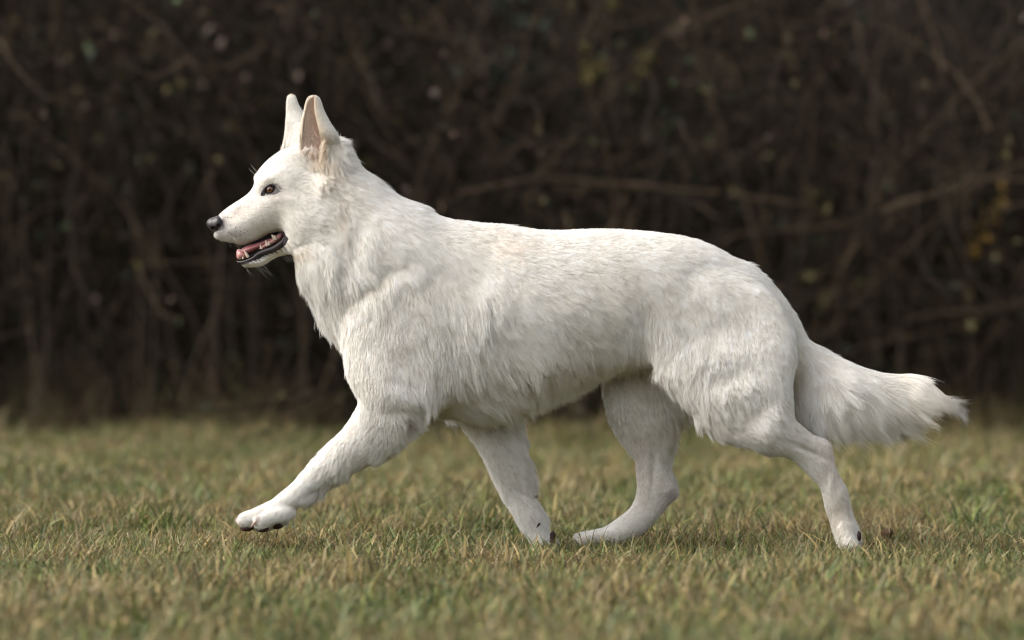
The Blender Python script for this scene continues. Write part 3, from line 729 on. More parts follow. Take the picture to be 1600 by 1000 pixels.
inflate('gum', [(370, 391), (374, 389), (380, 391), (385, 396), (389, 400), (386, 404), (378, 405.5), (371.5, 405), (369.5, 399)], 0, 0.0165, gum_m, dog, h=0.0006)
inflate('gum', [(404, 388), (414, 381), (424, 374), (434, 366), (441, 364.5), (442, 370), (434, 378), (422, 384), (410, 389.5)], -0.014, 0.009, gum_m, dog, h=0.0006)
# lower lip: a black rounded fold
def fold(name, pts, y, r, mat, parent):
    P = spline(pts, 4)
    W = np.array([PW(a, b_, y if np.isscalar(y) else np.interp(i, np.linspace(0, len(P) - 1, len(y)), y)) for i, (a, b_) in enumerate(P)])[None]
    rr = np.interp(np.linspace(0, 1, len(P)), np.linspace(0, 1, len(r)), r)[None]
    V, Q = tubes(W, rr, 10)
    return mesh_obj(name, V, Q, mat, parent)
for sg in (-1, 1):
    fold('lip', [(371, 409), (378, 409.5), (388, 407), (397, 402.5), (404, 397), (414, 393), (425, 389.5), (435, 384), (443, 376.5), (446, 369), (442, 363.5), (435, 362.5)], list(sg * np.array([.006, .014, .018, .020, .023, .026, .029, .031, .032, .031])),
         [.0016, .0026, .0030, .0034, .0046, .0052, .0050, .0042, .0026, .0010], dark_m, dog)
def cone(name, base, tip, r, mat, parent, flat=0.7):
    k = np.linspace(0, 1, 8); P = base[None] * (1 - k)[:, None] + tip[None] * k[:, None]
    V, Q = tubes(P[None], (r * 0.72 * np.array([.9, 1, .96, .86, .72, .52, .3, .05]))[None], 8)
    return mesh_obj(name, V, Q, mat, parent)
for sg in (-1, 1):
    yy = sg * 0.0155
    cone('tooth', PW(388, 402, sg * .0145), PW(380.5, 389.5, sg * .0175), 0.0042, tooth_m, dog)
    cone('tooth', PW(380, 404.5, sg * .0135), PW(378.5, 400, sg * .0145), 0.0026, tooth_m, dog)
    cone('tooth', PW(374, 404, sg * .005), PW(371.5, 398.5, sg * .006), 0.0024, tooth_m, dog)
    cone('tooth', PW(376, 404.5, sg * .010), PW(373, 400, sg * .011), 0.0022, tooth_m, dog)
    cone('tooth', PW(409, 389, sg * .022), PW(406, 382, sg * .0225), 0.0030, tooth_m, dog)
    cone('tooth', PW(418, 384, sg * .0235), PW(414.5, 375, sg * .0245), 0.0042, tooth_m, dog)
    cone('tooth', PW(421, 383, sg * .0235), PW(419.5, 376.5, sg * .0245), 0.0036, tooth_m, dog)
    cone('tooth', PW(430, 374, sg * .0225), PW(424, 366, sg * .024), 0.0050, tooth_m, dog)
    cone('tooth', PW(431, 375, sg * .0225), PW(429, 367, sg * .024), 0.0045, tooth_m, dog)
# eyes
eye_m, nt, b = new_mat('eye', 0.06, spec=0.6)
tce = nt.nodes.new('ShaderNodeTexCoord')
sep = nt.nodes.new('ShaderNodeVectorMath'); sep.operation = 'NORMALIZE'; nt.links.new(tce.outputs['Object'], sep.inputs[0])
dt = nt.nodes.new('ShaderNodeVectorMath'); dt.operation = 'DOT_PRODUCT'; nt.links.new(sep.outputs[0], dt.inputs[0]); dt.inputs[1].default_value = (0, 0, 1)
rp = nt.nodes.new('ShaderNodeValToRGB'); rp.color_ramp.interpolation = 'LINEAR'
els = rp.color_ramp.elements; els[0].position = 0.0; els[0].color = (0.02, 0.012, 0.01, 1); els[1].position = 1.0; els[1].color = (0.002, 0.002, 0.002, 1)
for p_, c_ in ((0.80, (0.03, 0.018, 0.014, 1)), (0.815, (0.02, 0.008, 0.004, 1)), (0.86, (0.075, 0.028, 0.010, 1)), (0.945, (0.17, 0.065, 0.02, 1)), (0.958, (0.003, 0.002, 0.002, 1))):
    e = els.new(p_); e.color = c_
nt.links.new(dt.outputs['Value'], rp.inputs[0]); nt.links.new(rp.outputs[0], b.inputs['Base Color'])
for sg, c in zip((-1, 1), eyes):
    bmm = bmesh.new(); bmesh.ops.create_uvsphere(bmm, u_segments=32, v_segments=24, radius=0.0105)
    me = bpy.data.meshes.new('eye'); bmm.to_mesh(me); bmm.free(); me.materials.append(eye_m)
    for p_ in me.polygons: p_.use_smooth = True
    o = bpy.data.objects.new('eye', me); COL.objects.link(o); o.parent = dog
    o.location = (c[0], c[1] + sg * 0.0012 * -1, c[2])
    o.rotation_euler = Vector((-0.28, sg * 0.95, 0.03)).to_track_quat('Z', 'Y').to_euler()
    # lids: upper and lower dark rims lying on the eyeball
    for nm, pts in (('eyelid', [(408, 304.5), (412, 297), (418, 291), (426, 289), (432, 292.5), (437, 298)]), ('eyelid', [(408, 304.5), (415, 305.5), (424, 305), (431, 302), (437, 298)])):
        cc = c; Ps = spline(pts, 4); W = []
        for (a, b_) in Ps:
            q = PW(a, b_, c[1]); dx, dz = q[0] - cc[0], q[2] - cc[2]
            hgt = math.sqrt(max(0.0122 ** 2 - dx * dx - dz * dz, 0)) if dx * dx + dz * dz < 0.0122 ** 2 else 0
            W.append((q[0], c[1] + sg * max(hgt - 0.0012, 0.0045), q[2]))
        V, Q = tubes(np.array(W)[None], np.full((1, len(W)), 0.0017) * np.interp(np.linspace(0, 1, len(W)), [0, .3, .7, 1], [.9, 1.1, 1, .5])[None], 8)
        mesh_obj(nm, V, Q, dark_m, dog)
# paw pads and claws
pad_m, nt, b = new_mat('paw_pad', 0.75, (0.045, 0.022, 0.018), spec=0.25)
claw_m, nt, b = new_mat('claw', 0.4, (0.30, 0.22, 0.17), spec=0.5)
def pad(prims, k=0.001): return ellipsoids_mesh('paw_pad', [e3(*p) for p in prims], pad_m, dog, h=0.0011, k=k)
pad([(386, 824.5, -.081, 10, .009, 6)]); pad([(410, 826, -.097, 10, .009, 6)]); pad([(385, 824.5, -.060, 10, .009, 6)]); pad([(432, 819, -.072, 12, .016, 8)])
pad([(864, 838, .040, 5, .008, 8), (863, 846, .040, 6, .012, 8)]); pad([(834.5, 776, .060, 6.5, .009, 4.5)]); pad([(1341, 838, -.080, 5, .012, 9)]); pad([(486, 780, -.085, 4, .007, 4)])
for a, bq in (((376, 808, -.082), (366.5, 812, -.083)), ((374, 809, -.06), (365.5, 813.5, -.059)), ((400, 815, -.108), (391, 824, -.110)), ((906, 840, .054), (897, 845, .054)), ((843, 818, .018), (838, 825, .012)), ((1316, 858, -.08), (1308, 864, -.08))):
    o = cone('claw', PW(*a), PW(*bq), 0.0032, claw_m if a[0] != 843 else pad_m, dog)

# ---- ears
def ear(name, left, right, y0, side, ytip):
    NT, NS = 34, 30
    Lp = spline(left, 6); Rp = spline(right, 6)
    tt = np.linspace(0, 1, NT)
    L2 = np.stack([np.interp(tt, np.linspace(0, 1, len(Lp)), Lp[:, i]) for i in (0, 1)], 1)
    R2 = np.stack([np.interp(tt, np.linspace(0, 1, len(Rp)), Rp[:, i]) for i in (0, 1)], 1)
    prof = np.array([(0.03, -.06), (0.0, .02), (.07, .08), (.34, .17), (.66, .20), (.92, .13), (1.0, -.02), (.94, -.16), (.80, -.24), (.64, -.25), (.575, -.20)])
    pp = spline(prof, 8)
    ss = np.linspace(0, 1, NS); pa = np.interp(ss, np.linspace(0, 1, len(pp)), pp[:, 0]); pb = np.interp(ss, np.linspace(0, 1, len(pp)), pp[:, 1])
    V = np.zeros((NT, NS, 3)); S = D / FPX
    for i in range(NT):
        W = (R2[i, 0] - L2[i, 0]) * S
        yb = y0 + (ytip - y0) * tt[i]
        rowu = L2[i, 0] + pa * (R2[i, 0] - L2[i, 0]); rowv = L2[i, 1] + pa * (R2[i, 1] - L2[i, 1])
        kb = np.clip(tt[i] / 0.35, 0, 1); kb = kb * kb * (3 - 2 * kb)
        yy = yb + side * np.where(pb < 0, pb * kb + (1 - kb) * 0.15, pb) * max(W, 0.003)
        V[i] = np.stack([(rowu - 800) * (D + yb) / FPX, yy, CH - (rowv - HV) * (D + yb) / FPX], 1)
    F = [];
    idx = np.arange(NT * NS).reshape(NT, NS)
    F = np.stack([idx[:-1, :-1], idx[:-1, 1:], idx[1:, 1:], idx[1:, :-1]], -1).reshape(-1, 4)
    # normals by the grid, pointing to the inside of the scoop
    du = np.gradient(V, axis=1); dv = np.gradient(V, axis=0); Nn = np.cross(du, dv); Nn /= np.linalg.norm(Nn, axis=2, keepdims=True) + 1e-12
    mid = V[:, NS // 3]
    cen = V.mean(1, keepdims=True)
    if ((cen - V) * Nn).sum() < 0: Nn = -Nn
    th = 0.0022
    Vi = V + Nn * th * 0.5; Vo = V - Nn * th * 0.5
    n0 = NT * NS
    VV = np.concatenate([Vi.reshape(-1, 3), Vo.reshape(-1, 3)])
    rim = np.concatenate([idx[:, 0], idx[-1, 1:], idx[::-1, -1][1:]])
    FR = np.stack([rim[:-1], rim[1:], rim[1:] + n0, rim[:-1] + n0], 1)
    F2 = np.concatenate([F, F[:, ::-1] + n0, FR])
    tg = np.repeat(tt, NS); sg_ = np.tile(ss, NT)
    edge = np.maximum(np.exp(-((sg_ - 0) / .10) ** 2), np.exp(-((sg_ - 1) / .16) ** 2)); tip = np.clip((tg - 0.82) / 0.15, 0, 1)
    e_ = np.clip(np.maximum(edge, tip), 0, 1)[:, None]
    cin = np.array([0.92, 0.64, 0.53]) * (1 - e_) + np.array([0.90, 0.72, 0.54]) * e_
    dk = np.clip(1 - np.abs(tg - 0.25) / 0.5, 0, 1)[:, None]; cin = cin * (1 - 0.2 * dk * (1 - e_))
    cout = WHITE * (1 - 0.7 * e_) + np.array([0.90, 0.74, 0.56]) * 0.7 * e_
    fr = np.exp(-(sg_ / .38) ** 2)[:, None]; cin = cin * (1 - fr) + np.array([0.95, 0.84, 0.73]) * fr
    cc = np.concatenate([cin, cout])
    o = mesh_obj(name, VV, F2, skin_m, dog, attrs={'col': cc})
    return dict(Vi=Vi.reshape(-1, 3), Vo=Vo.reshape(-1, 3), N=Nn.reshape(-1, 3), ci=cin, co=cout, F=F, t=tg, s=sg_)
ear_n = ear('ear', [(470, 238), (469.5, 228), (470, 217), (471, 204), (473, 188), (477, 170), (480.5, 159), (484.5, 153.5), (489, 151)],
            [(533, 246), (531, 232), (528, 218), (521, 203), (512, 187), (504.5, 172), (501, 161), (497.5, 154), (493, 151)], -0.044, 1, -0.052)
ear_f = ear('ear', [(440, 240), (443, 227), (446, 215), (448, 203), (448.5, 188), (449, 172), (450, 159), (451, 153.5), (453.5, 150.5)],
            [(500, 240), (496, 228), (491, 212), (484, 196), (474, 180), (466, 167), (462.5, 158), (460, 153), (456.5, 150.5)], 0.045, -1, 0.055)

# ================================================================== FUR
# (part, u, v, du, dv, length mm, lift, waviness, clumping)
GUIDES = [
 ('core', 345, 335, 1, -0.5, 2.5, 0.144, 0, 0.1), ('core', 370, 350, 1, 0.05, 3.4, 0.144, 0, 0.1), ('core', 350, 375, 0.8, 0.5, 4.2, 0.24, 0, 0.1), ('core', 390, 320, 1, -0.3, 4.2, 0.144, 0, 0.15), ('core', 400, 350, 1, -0.1, 5.1, 0.16, 0, 0.15),
 ('core', 390, 414, 1, 0.2, 5.1, 0.24, 0, 0.2), ('core', 430, 403, 1, 0.2, 7.6, 0.24, 0, 0.25), ('core', 412, 275, 0.7, -0.7, 5.1, 0.16, 0, 0.15), ('core', 430, 320, 1, 0.15, 6.8, 0.16, 0, 0.2), ('core', 445, 260, 1, -0.5, 7.6, 0.176, 0, 0.2), ('core', 460, 290, 1, 0, 8.5, 0.2, 0, 0.3), ('core', 460, 340, 1, 0.3, 11, 0.224, 0.05, 0.3),
 ('core', 470, 380, 1, 0.3, 13.6, 0.24, 0.075, 0.4), ('core', 495, 345, 0.9, 0.7, 20.4, 0.24, 0.175, 0.5), ('core', 505, 285, 0.5, 0.9, 20.4, 0.28, 0.2, 0.6), ('core', 495, 245, 0.3, 0.9, 4.2, 0.2, 0.05, 0.3), ('core', 478, 240, 0.3, -0.9, 6, 0.16, 0, 0.3), ('core', 512, 255, 0.5, 0.9, 18.7, 0.28, 0.15, 0.6), ('core', 535, 225, 0.8, -0.1, 20.8, 0.341, 0.055, 0.45), ('core', 525, 320, 0.4, 1, 24, 0.217, 0.22, 0.45), ('core', 555, 250, 1, 0.2, 20.8, 0.248, 0.055, 0.396),
 ('core', 560, 300, 0.9, 0.7, 25.6, 0.1488, 0.055, 0.33), ('core', 620, 310, 1, 0.6, 20.8, 0.1392, 0.055, 0.264), ('core', 655, 322, 1, 0.35, 19.2, 0.2232, 0.055, 0.33), ('core', 570, 370, 0.55, 1, 28.8, 0.1584, 0.055, 0.3634), ('core', 640, 380, 0.6, 0.9, 28.8, 0.1488, 0.055, 0.33), ('core', 500, 410, 0.4, 1, 27.2, 0.28, 0.05, 0.5),
 ('core', 470, 430, 0.2, 1, 28, 0.6, 0.05, 0.65), ('core', 497, 490, 0.1, 1, 30, 0.65, 0.05, 0.7), ('core', 526, 535, 0.05, 1, 28, 0.6, 0.05, 0.7), ('core', 530, 460, 0.25, 1, 32, 0.217, 0.0825, 0.45), ('core', 580, 450, 0.35, 1, 32, 0.1736, 0.0825, 0.396), ('core', 550, 590, 0.5, 1, 22, 0.3, 0.055, 0.352),
 ('core', 700, 345, 1, 0.2, 16, 0.186, 0, 0.264), ('core', 760, 352, 1, 0.15, 14.4, 0.155, 0, 0.264), ('core', 720, 400, 0.7, 0.9, 27.2, 0.186, 0.055, 0.33), ('core', 780, 400, 0.9, 0.7, 24, 0.174, 0.0275, 0.33), ('core', 725, 480, 0.35, 1, 44, 0.304, 0.0825, 0.616), ('core', 725, 560, 0.35, 1, 46, 0.336, 0.0825, 0.66),
 ('core', 850, 362, 1, 0.1, 12, 0.136, 0, 0.2306), ('core', 950, 365, 1, 0.1, 11.2, 0.136, 0, 0.2306), ('core', 1050, 375, 1, 0.25, 12, 0.136, 0, 0.2306), ('core', 850, 420, 1, 0.45, 20.8, 0.155, 0, 0.2974), ('core', 950, 430, 1, 0.45, 20, 0.155, 0, 0.2974),
 ('core', 820, 500, 0.8, 0.8, 27.2, 0.186, 0.0275, 0.396), ('core', 920, 500, 0.8, 0.75, 27.2, 0.186, 0.0275, 0.396), ('core', 780, 580, 0.55, 1, 42, 0.35, 0.055, 0.616), ('core', 880, 570, 0.6, 1, 33.6, 0.217, 0.055, 0.462), ('core', 700, 630, 0.8, 0.6, 40.8, 0.4, 0.0825, 0.6072), ('core', 780, 640, 0.4, 1, 45.6, 0.4, 0.15, 0.6578), ('core', 880, 610, 0.4, 1, 48, 0.4, 0.0825, 0.6578),
 ('core', 970, 570, 0.35, 1, 42.24, 0.217, 0.11, 0.5313), ('core', 1010, 500, 0.3, 1, 28.8, 0.186, 0.11, 0.396), ('core', 1030, 430, 0.8, 0.7, 20.8, 0.155, 0.055, 0.33), ('core', 1130, 400, 1, 0.5, 16, 0.174, 0.0275, 0.264), ('core', 1165, 408, 1, 0.2, 17.6, 0.372, 0.0275, 0.33), ('core', 1210, 450, 0.7, 0.9, 17.6, 0.155, 0.0275, 0.264), ('core', 1240, 510, 0.6, 1, 20.8, 0.155, 0.055, 0.264),
 ('nf', 630, 450, 0.3, 1, 22.4, 0.186, 0.055, 0.375), ('nf', 570, 500, 0.15, 1, 20.8, 0.198, 0.055, 0.375), ('nf', 600, 540, 0.15, 1, 17.6, 0.174, 0.0275, 0.338), ('nf', 650, 520, 0.25, 1, 20.8, 0.186, 0.0275, 0.375), ('nf', 690, 540, 0.3, 1, 32, 0.26, 0.055, 0.525), ('nf', 560, 600, 0.2, 1, 14, 0.28, 0, 0.3), ('nf', 690, 600, 0.35, 1, 34, 0.42, 0.0825, 0.7),
 ('nf', 600, 640, -0.15, 1, 14, 0.22, 0, 0.35), ('nf', 570, 660, -0.6, 0.8, 13, 0.23, 0, 0.3), ('nf', 640, 650, 0.7, 0.6, 21.75, 0.46, 0.2, 0.54), ('nf', 655, 670, 0.8, 0.3, 23.92, 0.575, 0.2, 0.648), ('nf', 560, 710, -0.7, 0.75, 14.5, 0.253, 0, 0.36), ('nf', 615, 705, -0.1, 1, 25.45, 0.5427, 0.1, 0.585), ('nf', 550, 735, -0.2, 1, 22.62, 0.5427, 0.1, 0.585),
 ('nf', 480, 740, -0.75, 0.7, 8.7, 0.23, 0, 0.3), ('nf', 505, 765, -0.2, 1, 24.44, 0.5427, 0.1, 0.65), ('nf', 440, 785, -0.9, 0.4, 8.7, 0.23, 0, 0.3), ('nf', 460, 798, -0.5, 0.9, 13, 0.345, 0, 0.36), ('nf', 390, 810, -0.9, 0.5, 7.2, 0.23, 0, 0.24), ('nf', 415, 815, -0.7, 0.7, 8.7, 0.253, 0, 0.3),
 ('ff', 750, 660, 0.4, 1, 13, 0.253, 0, 0.36), ('ff', 810, 660, 0.6, 0.9, 31.98, 0.621, 0.05, 0.65), ('ff', 780, 720, 0.45, 1, 10.2, 0.23, 0, 0.36), ('ff', 828, 730, 0.6, 0.9, 26.39, 0.698, 0.05, 0.65), ('ff', 810, 780, 0.45, 1, 8.7, 0.253, 0, 0.36), ('ff', 845, 790, 0.6, 0.9, 16.9, 0.621, 0, 0.65), ('ff', 848, 840, 0.2, 1, 8.7, 0.287, 0, 0.36),
 ('nh', 1060, 450, 0.6, 0.8, 17.68, 0.1305, 0.11, 0.3187), ('nh', 1120, 440, 0.8, 0.7, 14.96, 0.1162, 0.055, 0.2873), ('nh', 1190, 460, 0.7, 1, 13.6, 0.102, 0.0275, 0.255), ('nh', 1050, 540, 0, 1, 25.84, 0.1628, 0.385, 0.4148), ('nh', 1100, 540, 0.25, 1, 23.12, 0.1628, 0.44, 0.4462), ('nh', 1150, 530, 0.35, 1, 20.4, 0.1485, 0.33, 0.4148), ('nh', 1210, 560, 0.2, 1, 16.32, 0.1305, 0.055, 0.3187),
 ('nh', 1060, 600, 0.1, 1, 28.9, 0.2625, 0.275, 0.51), ('nh', 1120, 610, 0.3, 1, 23.8, 0.24, 0.33, 0.51), ('nh', 1090, 650, 0.7, 0.7, 29, 0.345, 0.2, 0.6), ('nh', 1180, 630, 0.5, 1, 20, 0.28, 0.11, 0.5), ('nh', 1150, 680, 1, 0.5, 17.4, 0.287, 0.1, 0.48), ('nh', 1220, 670, 0.9, 0.6, 17.4, 0.287, 0.1, 0.48), ('nh', 1240, 700, 0.8, 0.5, 10.2, 0.23, 0, 0.36), ('nh', 1290, 700, 0.5, 0.8, 7.2, 0.23, 0, 0.3),
 ('nh', 1285, 750, 0.3, 1, 7.2, 0.23, 0, 0.3), ('nh', 1318, 770, 0.4, 1, 10.2, 0.402, 0, 0.42), ('nh', 1305, 810, 0.25, 1, 7.2, 0.23, 0, 0.3), ('nh', 1330, 825, 0.3, 1, 11.6, 0.345, 0, 0.36), ('nh', 1320, 850, 0.1, 1, 7.2, 0.23, 0, 0.24),
 ('fh', 970, 610, 0.3, 1, 14, 0.25, 0.05, 0.4), ('fh', 950, 640, 0.2, 1, 16.9, 0.5, 0.05, 0.65), ('fh', 1010, 680, 0.3, 1, 15.9, 0.253, 0, 0.42), ('fh', 1050, 670, 0.4, 1, 37.7, 0.621, 0.1, 0.65), ('fh', 1020, 740, 0.1, 1, 8.7, 0.23, 0, 0.3), ('fh', 1040, 780, -0.3, 1, 7.2, 0.23, 0, 0.3), ('fh', 990, 810, -0.7, 0.7, 7.2, 0.23, 0, 0.3), ('fh', 930, 838, -1, 0.3, 7.2, 0.287, 0, 0.24),
 ('tail', 1260, 540, 0.8, 0.8, 28.6, 0.25, 0.05, 0.4), ('tail', 1310, 560, 1, 0.5, 33, 0.125, 0, 0.4), ('tail', 1370, 590, 1, 0.3, 39.6, 0.15, 0.05, 0.45), ('tail', 1425, 588, 1, 0.32, 38, 0.05, 0, 0.3), ('tail', 1445, 595, 1, 0.6, 40, 0.03, 0, 0.3), ('tail', 1430, 605, 0.9, 0.45, 41.14, 0.05, 0.05, 0.375), ('tail', 1465, 610, 0.75, 0.75, 56.89, 0.05, 0.05, 0.4125), ('tail', 1270, 590, 0.6, 1, 55, 0.3, 0.1, 0.6), ('tail', 1330, 610, 0.8, 0.8, 61.6, 0.15, 0.1, 0.65),
 ('tail', 1400, 620, 1, 0.45, 63.8, 0.15, 0.1, 0.65), ('tail', 1260, 625, 0.5, 1, 57.2, 0.35, 0.1, 0.65), ('tail', 1300, 640, 0.6, 0.9, 63.8, 0.35, 0.1, 0.7), ('tail', 1360, 645, 0.8, 0.65, 66, 0.35, 0.1, 0.7), ('tail', 1420, 640, 0.95, 0.209, 44.35, 0.35, 0.1, 0.525), ('tail', 1470, 630, 1, 0.22, 44.48, 0.3, 0.05, 0.45)]
names = ['core', 'nf', 'ff', 'nh', 'fh', 'tail']
def guide_at(P):
    u, v = UV(P)
    dd = np.stack([B[n_].at(P) for n_ in names], 1)
    dd = dd - dd.min(1, keepdims=True)
    aff = np.exp(-np.clip(dd, 0, 0.2) / 0.006) + 1e-4
    acc = np.zeros((len(P), 6)); W = np.zeros(len(P))
    for (pt, gu, gv, du, dv, L, lift, wav, cl) in GUIDES:
        m = math.hypot(du, dv)
        w = aff[:, names.index(pt)] / ((u - gu) ** 2 + (v - gv) ** 2 + 60.) ** 1.6
        acc += w[:, None] * np.array([du / m, -dv / m, L * 1e-3, lift, wav, cl]); W += w
    return acc / W[:, None]
# sample roots on the shell
tri = np.concatenate([BQ[:, [0, 1, 2]], BQ[:, [0, 2, 3]]])
A, Bt, Ct = BV[tri[:, 0]], BV[tri[:, 1]], BV[tri[:, 2]]
cr_ = np.cross(Bt - A, Ct - A); area = np.linalg.norm(cr_, axis=1) * 0.5; fn = cr_ / (2 * area[:, None] + 1e-15)
# vertex normals
VN = np.zeros_like(BV)
for c in range(3):
    for k in range(3): VN[:, k] += np.bincount(tri[:, c], cr_[:, k], len(BV))
VN /= np.linalg.norm(VN, axis=1, keepdims=True) + 1e-15
cenx = (A + Bt + Ct) / 3
cu, cv = UV(cenx)
facing = np.clip(0.35 - fn[:, 1] * 1.5, 0.22, 1.0)      # fewer hairs on the side turned from the camera
dens = facing * np.where(cu < 500, 2.3, 1.0)           # finer coat on the face
short = ((cv > 690) & (cu < 1240)) | ((cv > 690) & (cu > 1240)); dens = dens * np.where(short, 1.9, 1.0); dens = dens * np.where(cu > 1250, 1.5, 1.0)
dens[(in_poly(LIP, cu, cv) > 0) & (cu < 455)] = 0
dens[(in_poly(MOUTH, cu, cv) > 0) & (cu < 455)] = 0
dens[in_poly(EYE, cu, cv) > -0.5] = 0
dens[(cu < 346.5) & (cv > 338) & (cv < 362)] = 0
dens[cenx[:, 2] < 0.004] = 0
NH = 480000
pr = area * dens; pr /= pr.sum()
ti = rng.choice(len(tri), NH, p=pr)
r1_, r2_ = rng.random(NH), rng.random(NH); s_ = np.sqrt(r1_)
w0, w1, w2 = 1 - s_, s_ * (1 - r2_), s_ * r2_
def bary(Q_): return Q_[tri[ti, 0]] * w0[:, None] + Q_[tri[ti, 1]] * w1[:, None] + Q_[tri[ti, 2]] * w2[:, None]
roots = bary(BV); nrm = bary(VN); nrm /= np.linalg.norm(nrm, axis=1, keepdims=True)
G_ = guide_at(roots)
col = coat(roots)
M = 8
sarr = np.linspace(0, 1, M)
def make_hairs(roots, nrm, G_, seed):
    r = np.random.default_rng(seed); N = len(roots)
    an = noise_field(71, 28, 2, 3)(roots) * (0.06 + 0.55 * G_[:, 4]) + noise_field(72, 9, 2, 3)(roots) * 0.12 + r.normal(0, .10, N)
    dx, dz = G_[:, 0], G_[:, 1]
    ca, sa = np.cos(an), np.sin(an)
    fl = np.stack([dx * ca - dz * sa, np.zeros(N), dx * sa + dz * ca], 1)
    fl /= np.linalg.norm(fl, axis=1, keepdims=True) + 1e-9
    t = fl - nrm * (fl * nrm).sum(1, keepdims=True)
    tl = np.linalg.norm(t, axis=1, keepdims=True)
    t = t / np.maximum(tl, 1e-3); weak = np.clip(tl, 0.15, 1)
    bi = np.cross(nrm, t)
    L = G_[:, 2] * np.exp(r.normal(0, .20, N)) * (1 + 0.18 * np.clip(noise_field(73, 22, 2, 3)(roots), -1.5, 1.5)) * (0.55 + 0.45 * weak[:, 0])
    lift = G_[:, 3] * np.exp(r.normal(0, .25, N))
    ph = r.random(N) * 6.28; fq = r.uniform(.8, 1.4, N)
    phc = noise_field(74, 20, 2, 3)(roots) * 2.2
    S = sarr[None, :, None]
    curve = roots[:, None] - nrm[:, None] * 0.0003 + L[:, None, None] * (t[:, None] * S + nrm[:, None] * (lift[:, None, None] * S * (1 - 0.45 * S))) + nrm[:, None] * (0.0012 * S)
    wv = (0.03 + 0.16 * G_[:, 4])[:, None] * sarr[None] * (np.sin(6.28 * sarr[None] * fq[:, None] * (0.8 + G_[:, 4:5] * .8) + phc[:, None] + 0.4 * ph[:, None] * 0.3))
    curve += (L[:, None] * wv)[:, :, None] * bi[:, None]
    # weight hangs: long hair sags a little
    curve[:, :, 2] -= (L ** 2 * 1.2)[:, None] * sarr[None] ** 2
    ru_, rv_ = UV(roots); tipw = np.clip((ru_ - 1385) / 50, 0, 1) * np.clip((618 - rv_) / 22, 0, 1)      # the plume droops to its point
    curve[:, :, 2] -= (L * 0.42 * tipw)[:, None] * sarr[None] ** 1.7
    return curve, L
C_, L_ = make_hairs(roots, nrm, G_, 5)
# clumping
def clump(C, roots, cl, spacing_n, power, strength, seed):
    r = np.random.default_rng(seed)
    K = r.choice(len(roots), spacing_n, replace=False)
    kd = kdtree.KDTree(len(K))
    for i, k in enumerate(K): kd.insert(roots[k], i)
    kd.balance()
    near = np.empty(len(roots), int)
    f = kd.find
    for i, p in enumerate(roots): near[i] = f(p)[1]
    T = C[K[near]]
    w = (cl * strength)[:, None] * sarr[None] ** power
    return C + (T - C) * w[:, :, None], near
C_, nearc = clump(C_, roots, G_[:, 5] * np.exp(rng.normal(0, .2, NH)).clip(0, 1.3), 26000, 1.1, 1.0, 8)
C_, nearL = clump(C_, roots, np.clip(G_[:, 5] * np.clip((L_ - 0.012) / 0.02, 0, 1), 0, 1), 5200, 1.8, 0.4, 18)
jit = rng.normal(0, 1, (NH, 3)) * (L_ * 0.05)[:, None]
C_ += jit[:, None] * (sarr[None, :, None] ** 2)
leg_ = (roots[:, 2] < 0.27) & (UV(roots)[0] < 1345)
cj = np.where(leg_, 1.1, 1.0) * np.random.default_rng(9).normal(0, .055, 26000)[nearc] - 0.02 + rng.normal(0, .05, NH) + np.random.default_rng(19).normal(0, .03, 5200)[nearL]
col = np.clip(col * (1 + cj[:, None]), 0, 0.96)
radv = np.where((UV(roots)[0] < 500) | (roots[:, 2] < 0.25), 0.00026, 0.00034)
# ears' fur
EC = []; ECol = []; ER = []; EN = []
def ear_fur(E, inner, n, L0, lift, seed, up=1):
    r = np.random.default_rng(seed)
    V_ = E['Vi'] if inner else E['Vo']; Nn = E['N'] if inner else -E['N']; cc = E['ci'] if inner else E['co']
    f = E['F'][r.integers(0, len(E['F']), n)]
    a, b_ = r.random(n)[:, None], r.random(n)[:, None]
    def bl(Q_): return (Q_[f[:, 0]] * (1 - a) + Q_[f[:, 1]] * a) * (1 - b_) + (Q_[f[:, 3]] * (1 - a) + Q_[f[:, 2]] * a) * b_
    p = bl(V_); nn_ = bl(Nn); nn_ /= np.linalg.norm(nn_, axis=1, keepdims=True); c = bl(cc); tg = bl(E['t'][:, None])[:, 0]
    G2_ = np.zeros((n, 6)); G2_[:, 0] = 0.15; G2_[:, 1] = 1.0 * up; G2_[:, 2] = L0 * (1.6 - 1.1 * tg); G2_[:, 3] = lift; G2_[:, 5] = .2
    Cc, _ = make_hairs(p, nn_, G2_, seed)
    EC.append(Cc); ECol.append(np.clip(c * (1 + r.normal(0, .05, (n, 1))), 0, .96)); ER.append(np.full(n, 0.00022)); EN.append(nn_)
ear_fur(ear_n, False, 9000, .006, .25, 1); ear_fur(ear_n, True, 9000, .005, .3, 2); ear_fur(ear_f, False, 7000, .006, .25, 3); ear_fur(ear_f, True, 3000, .005, .3, 4)
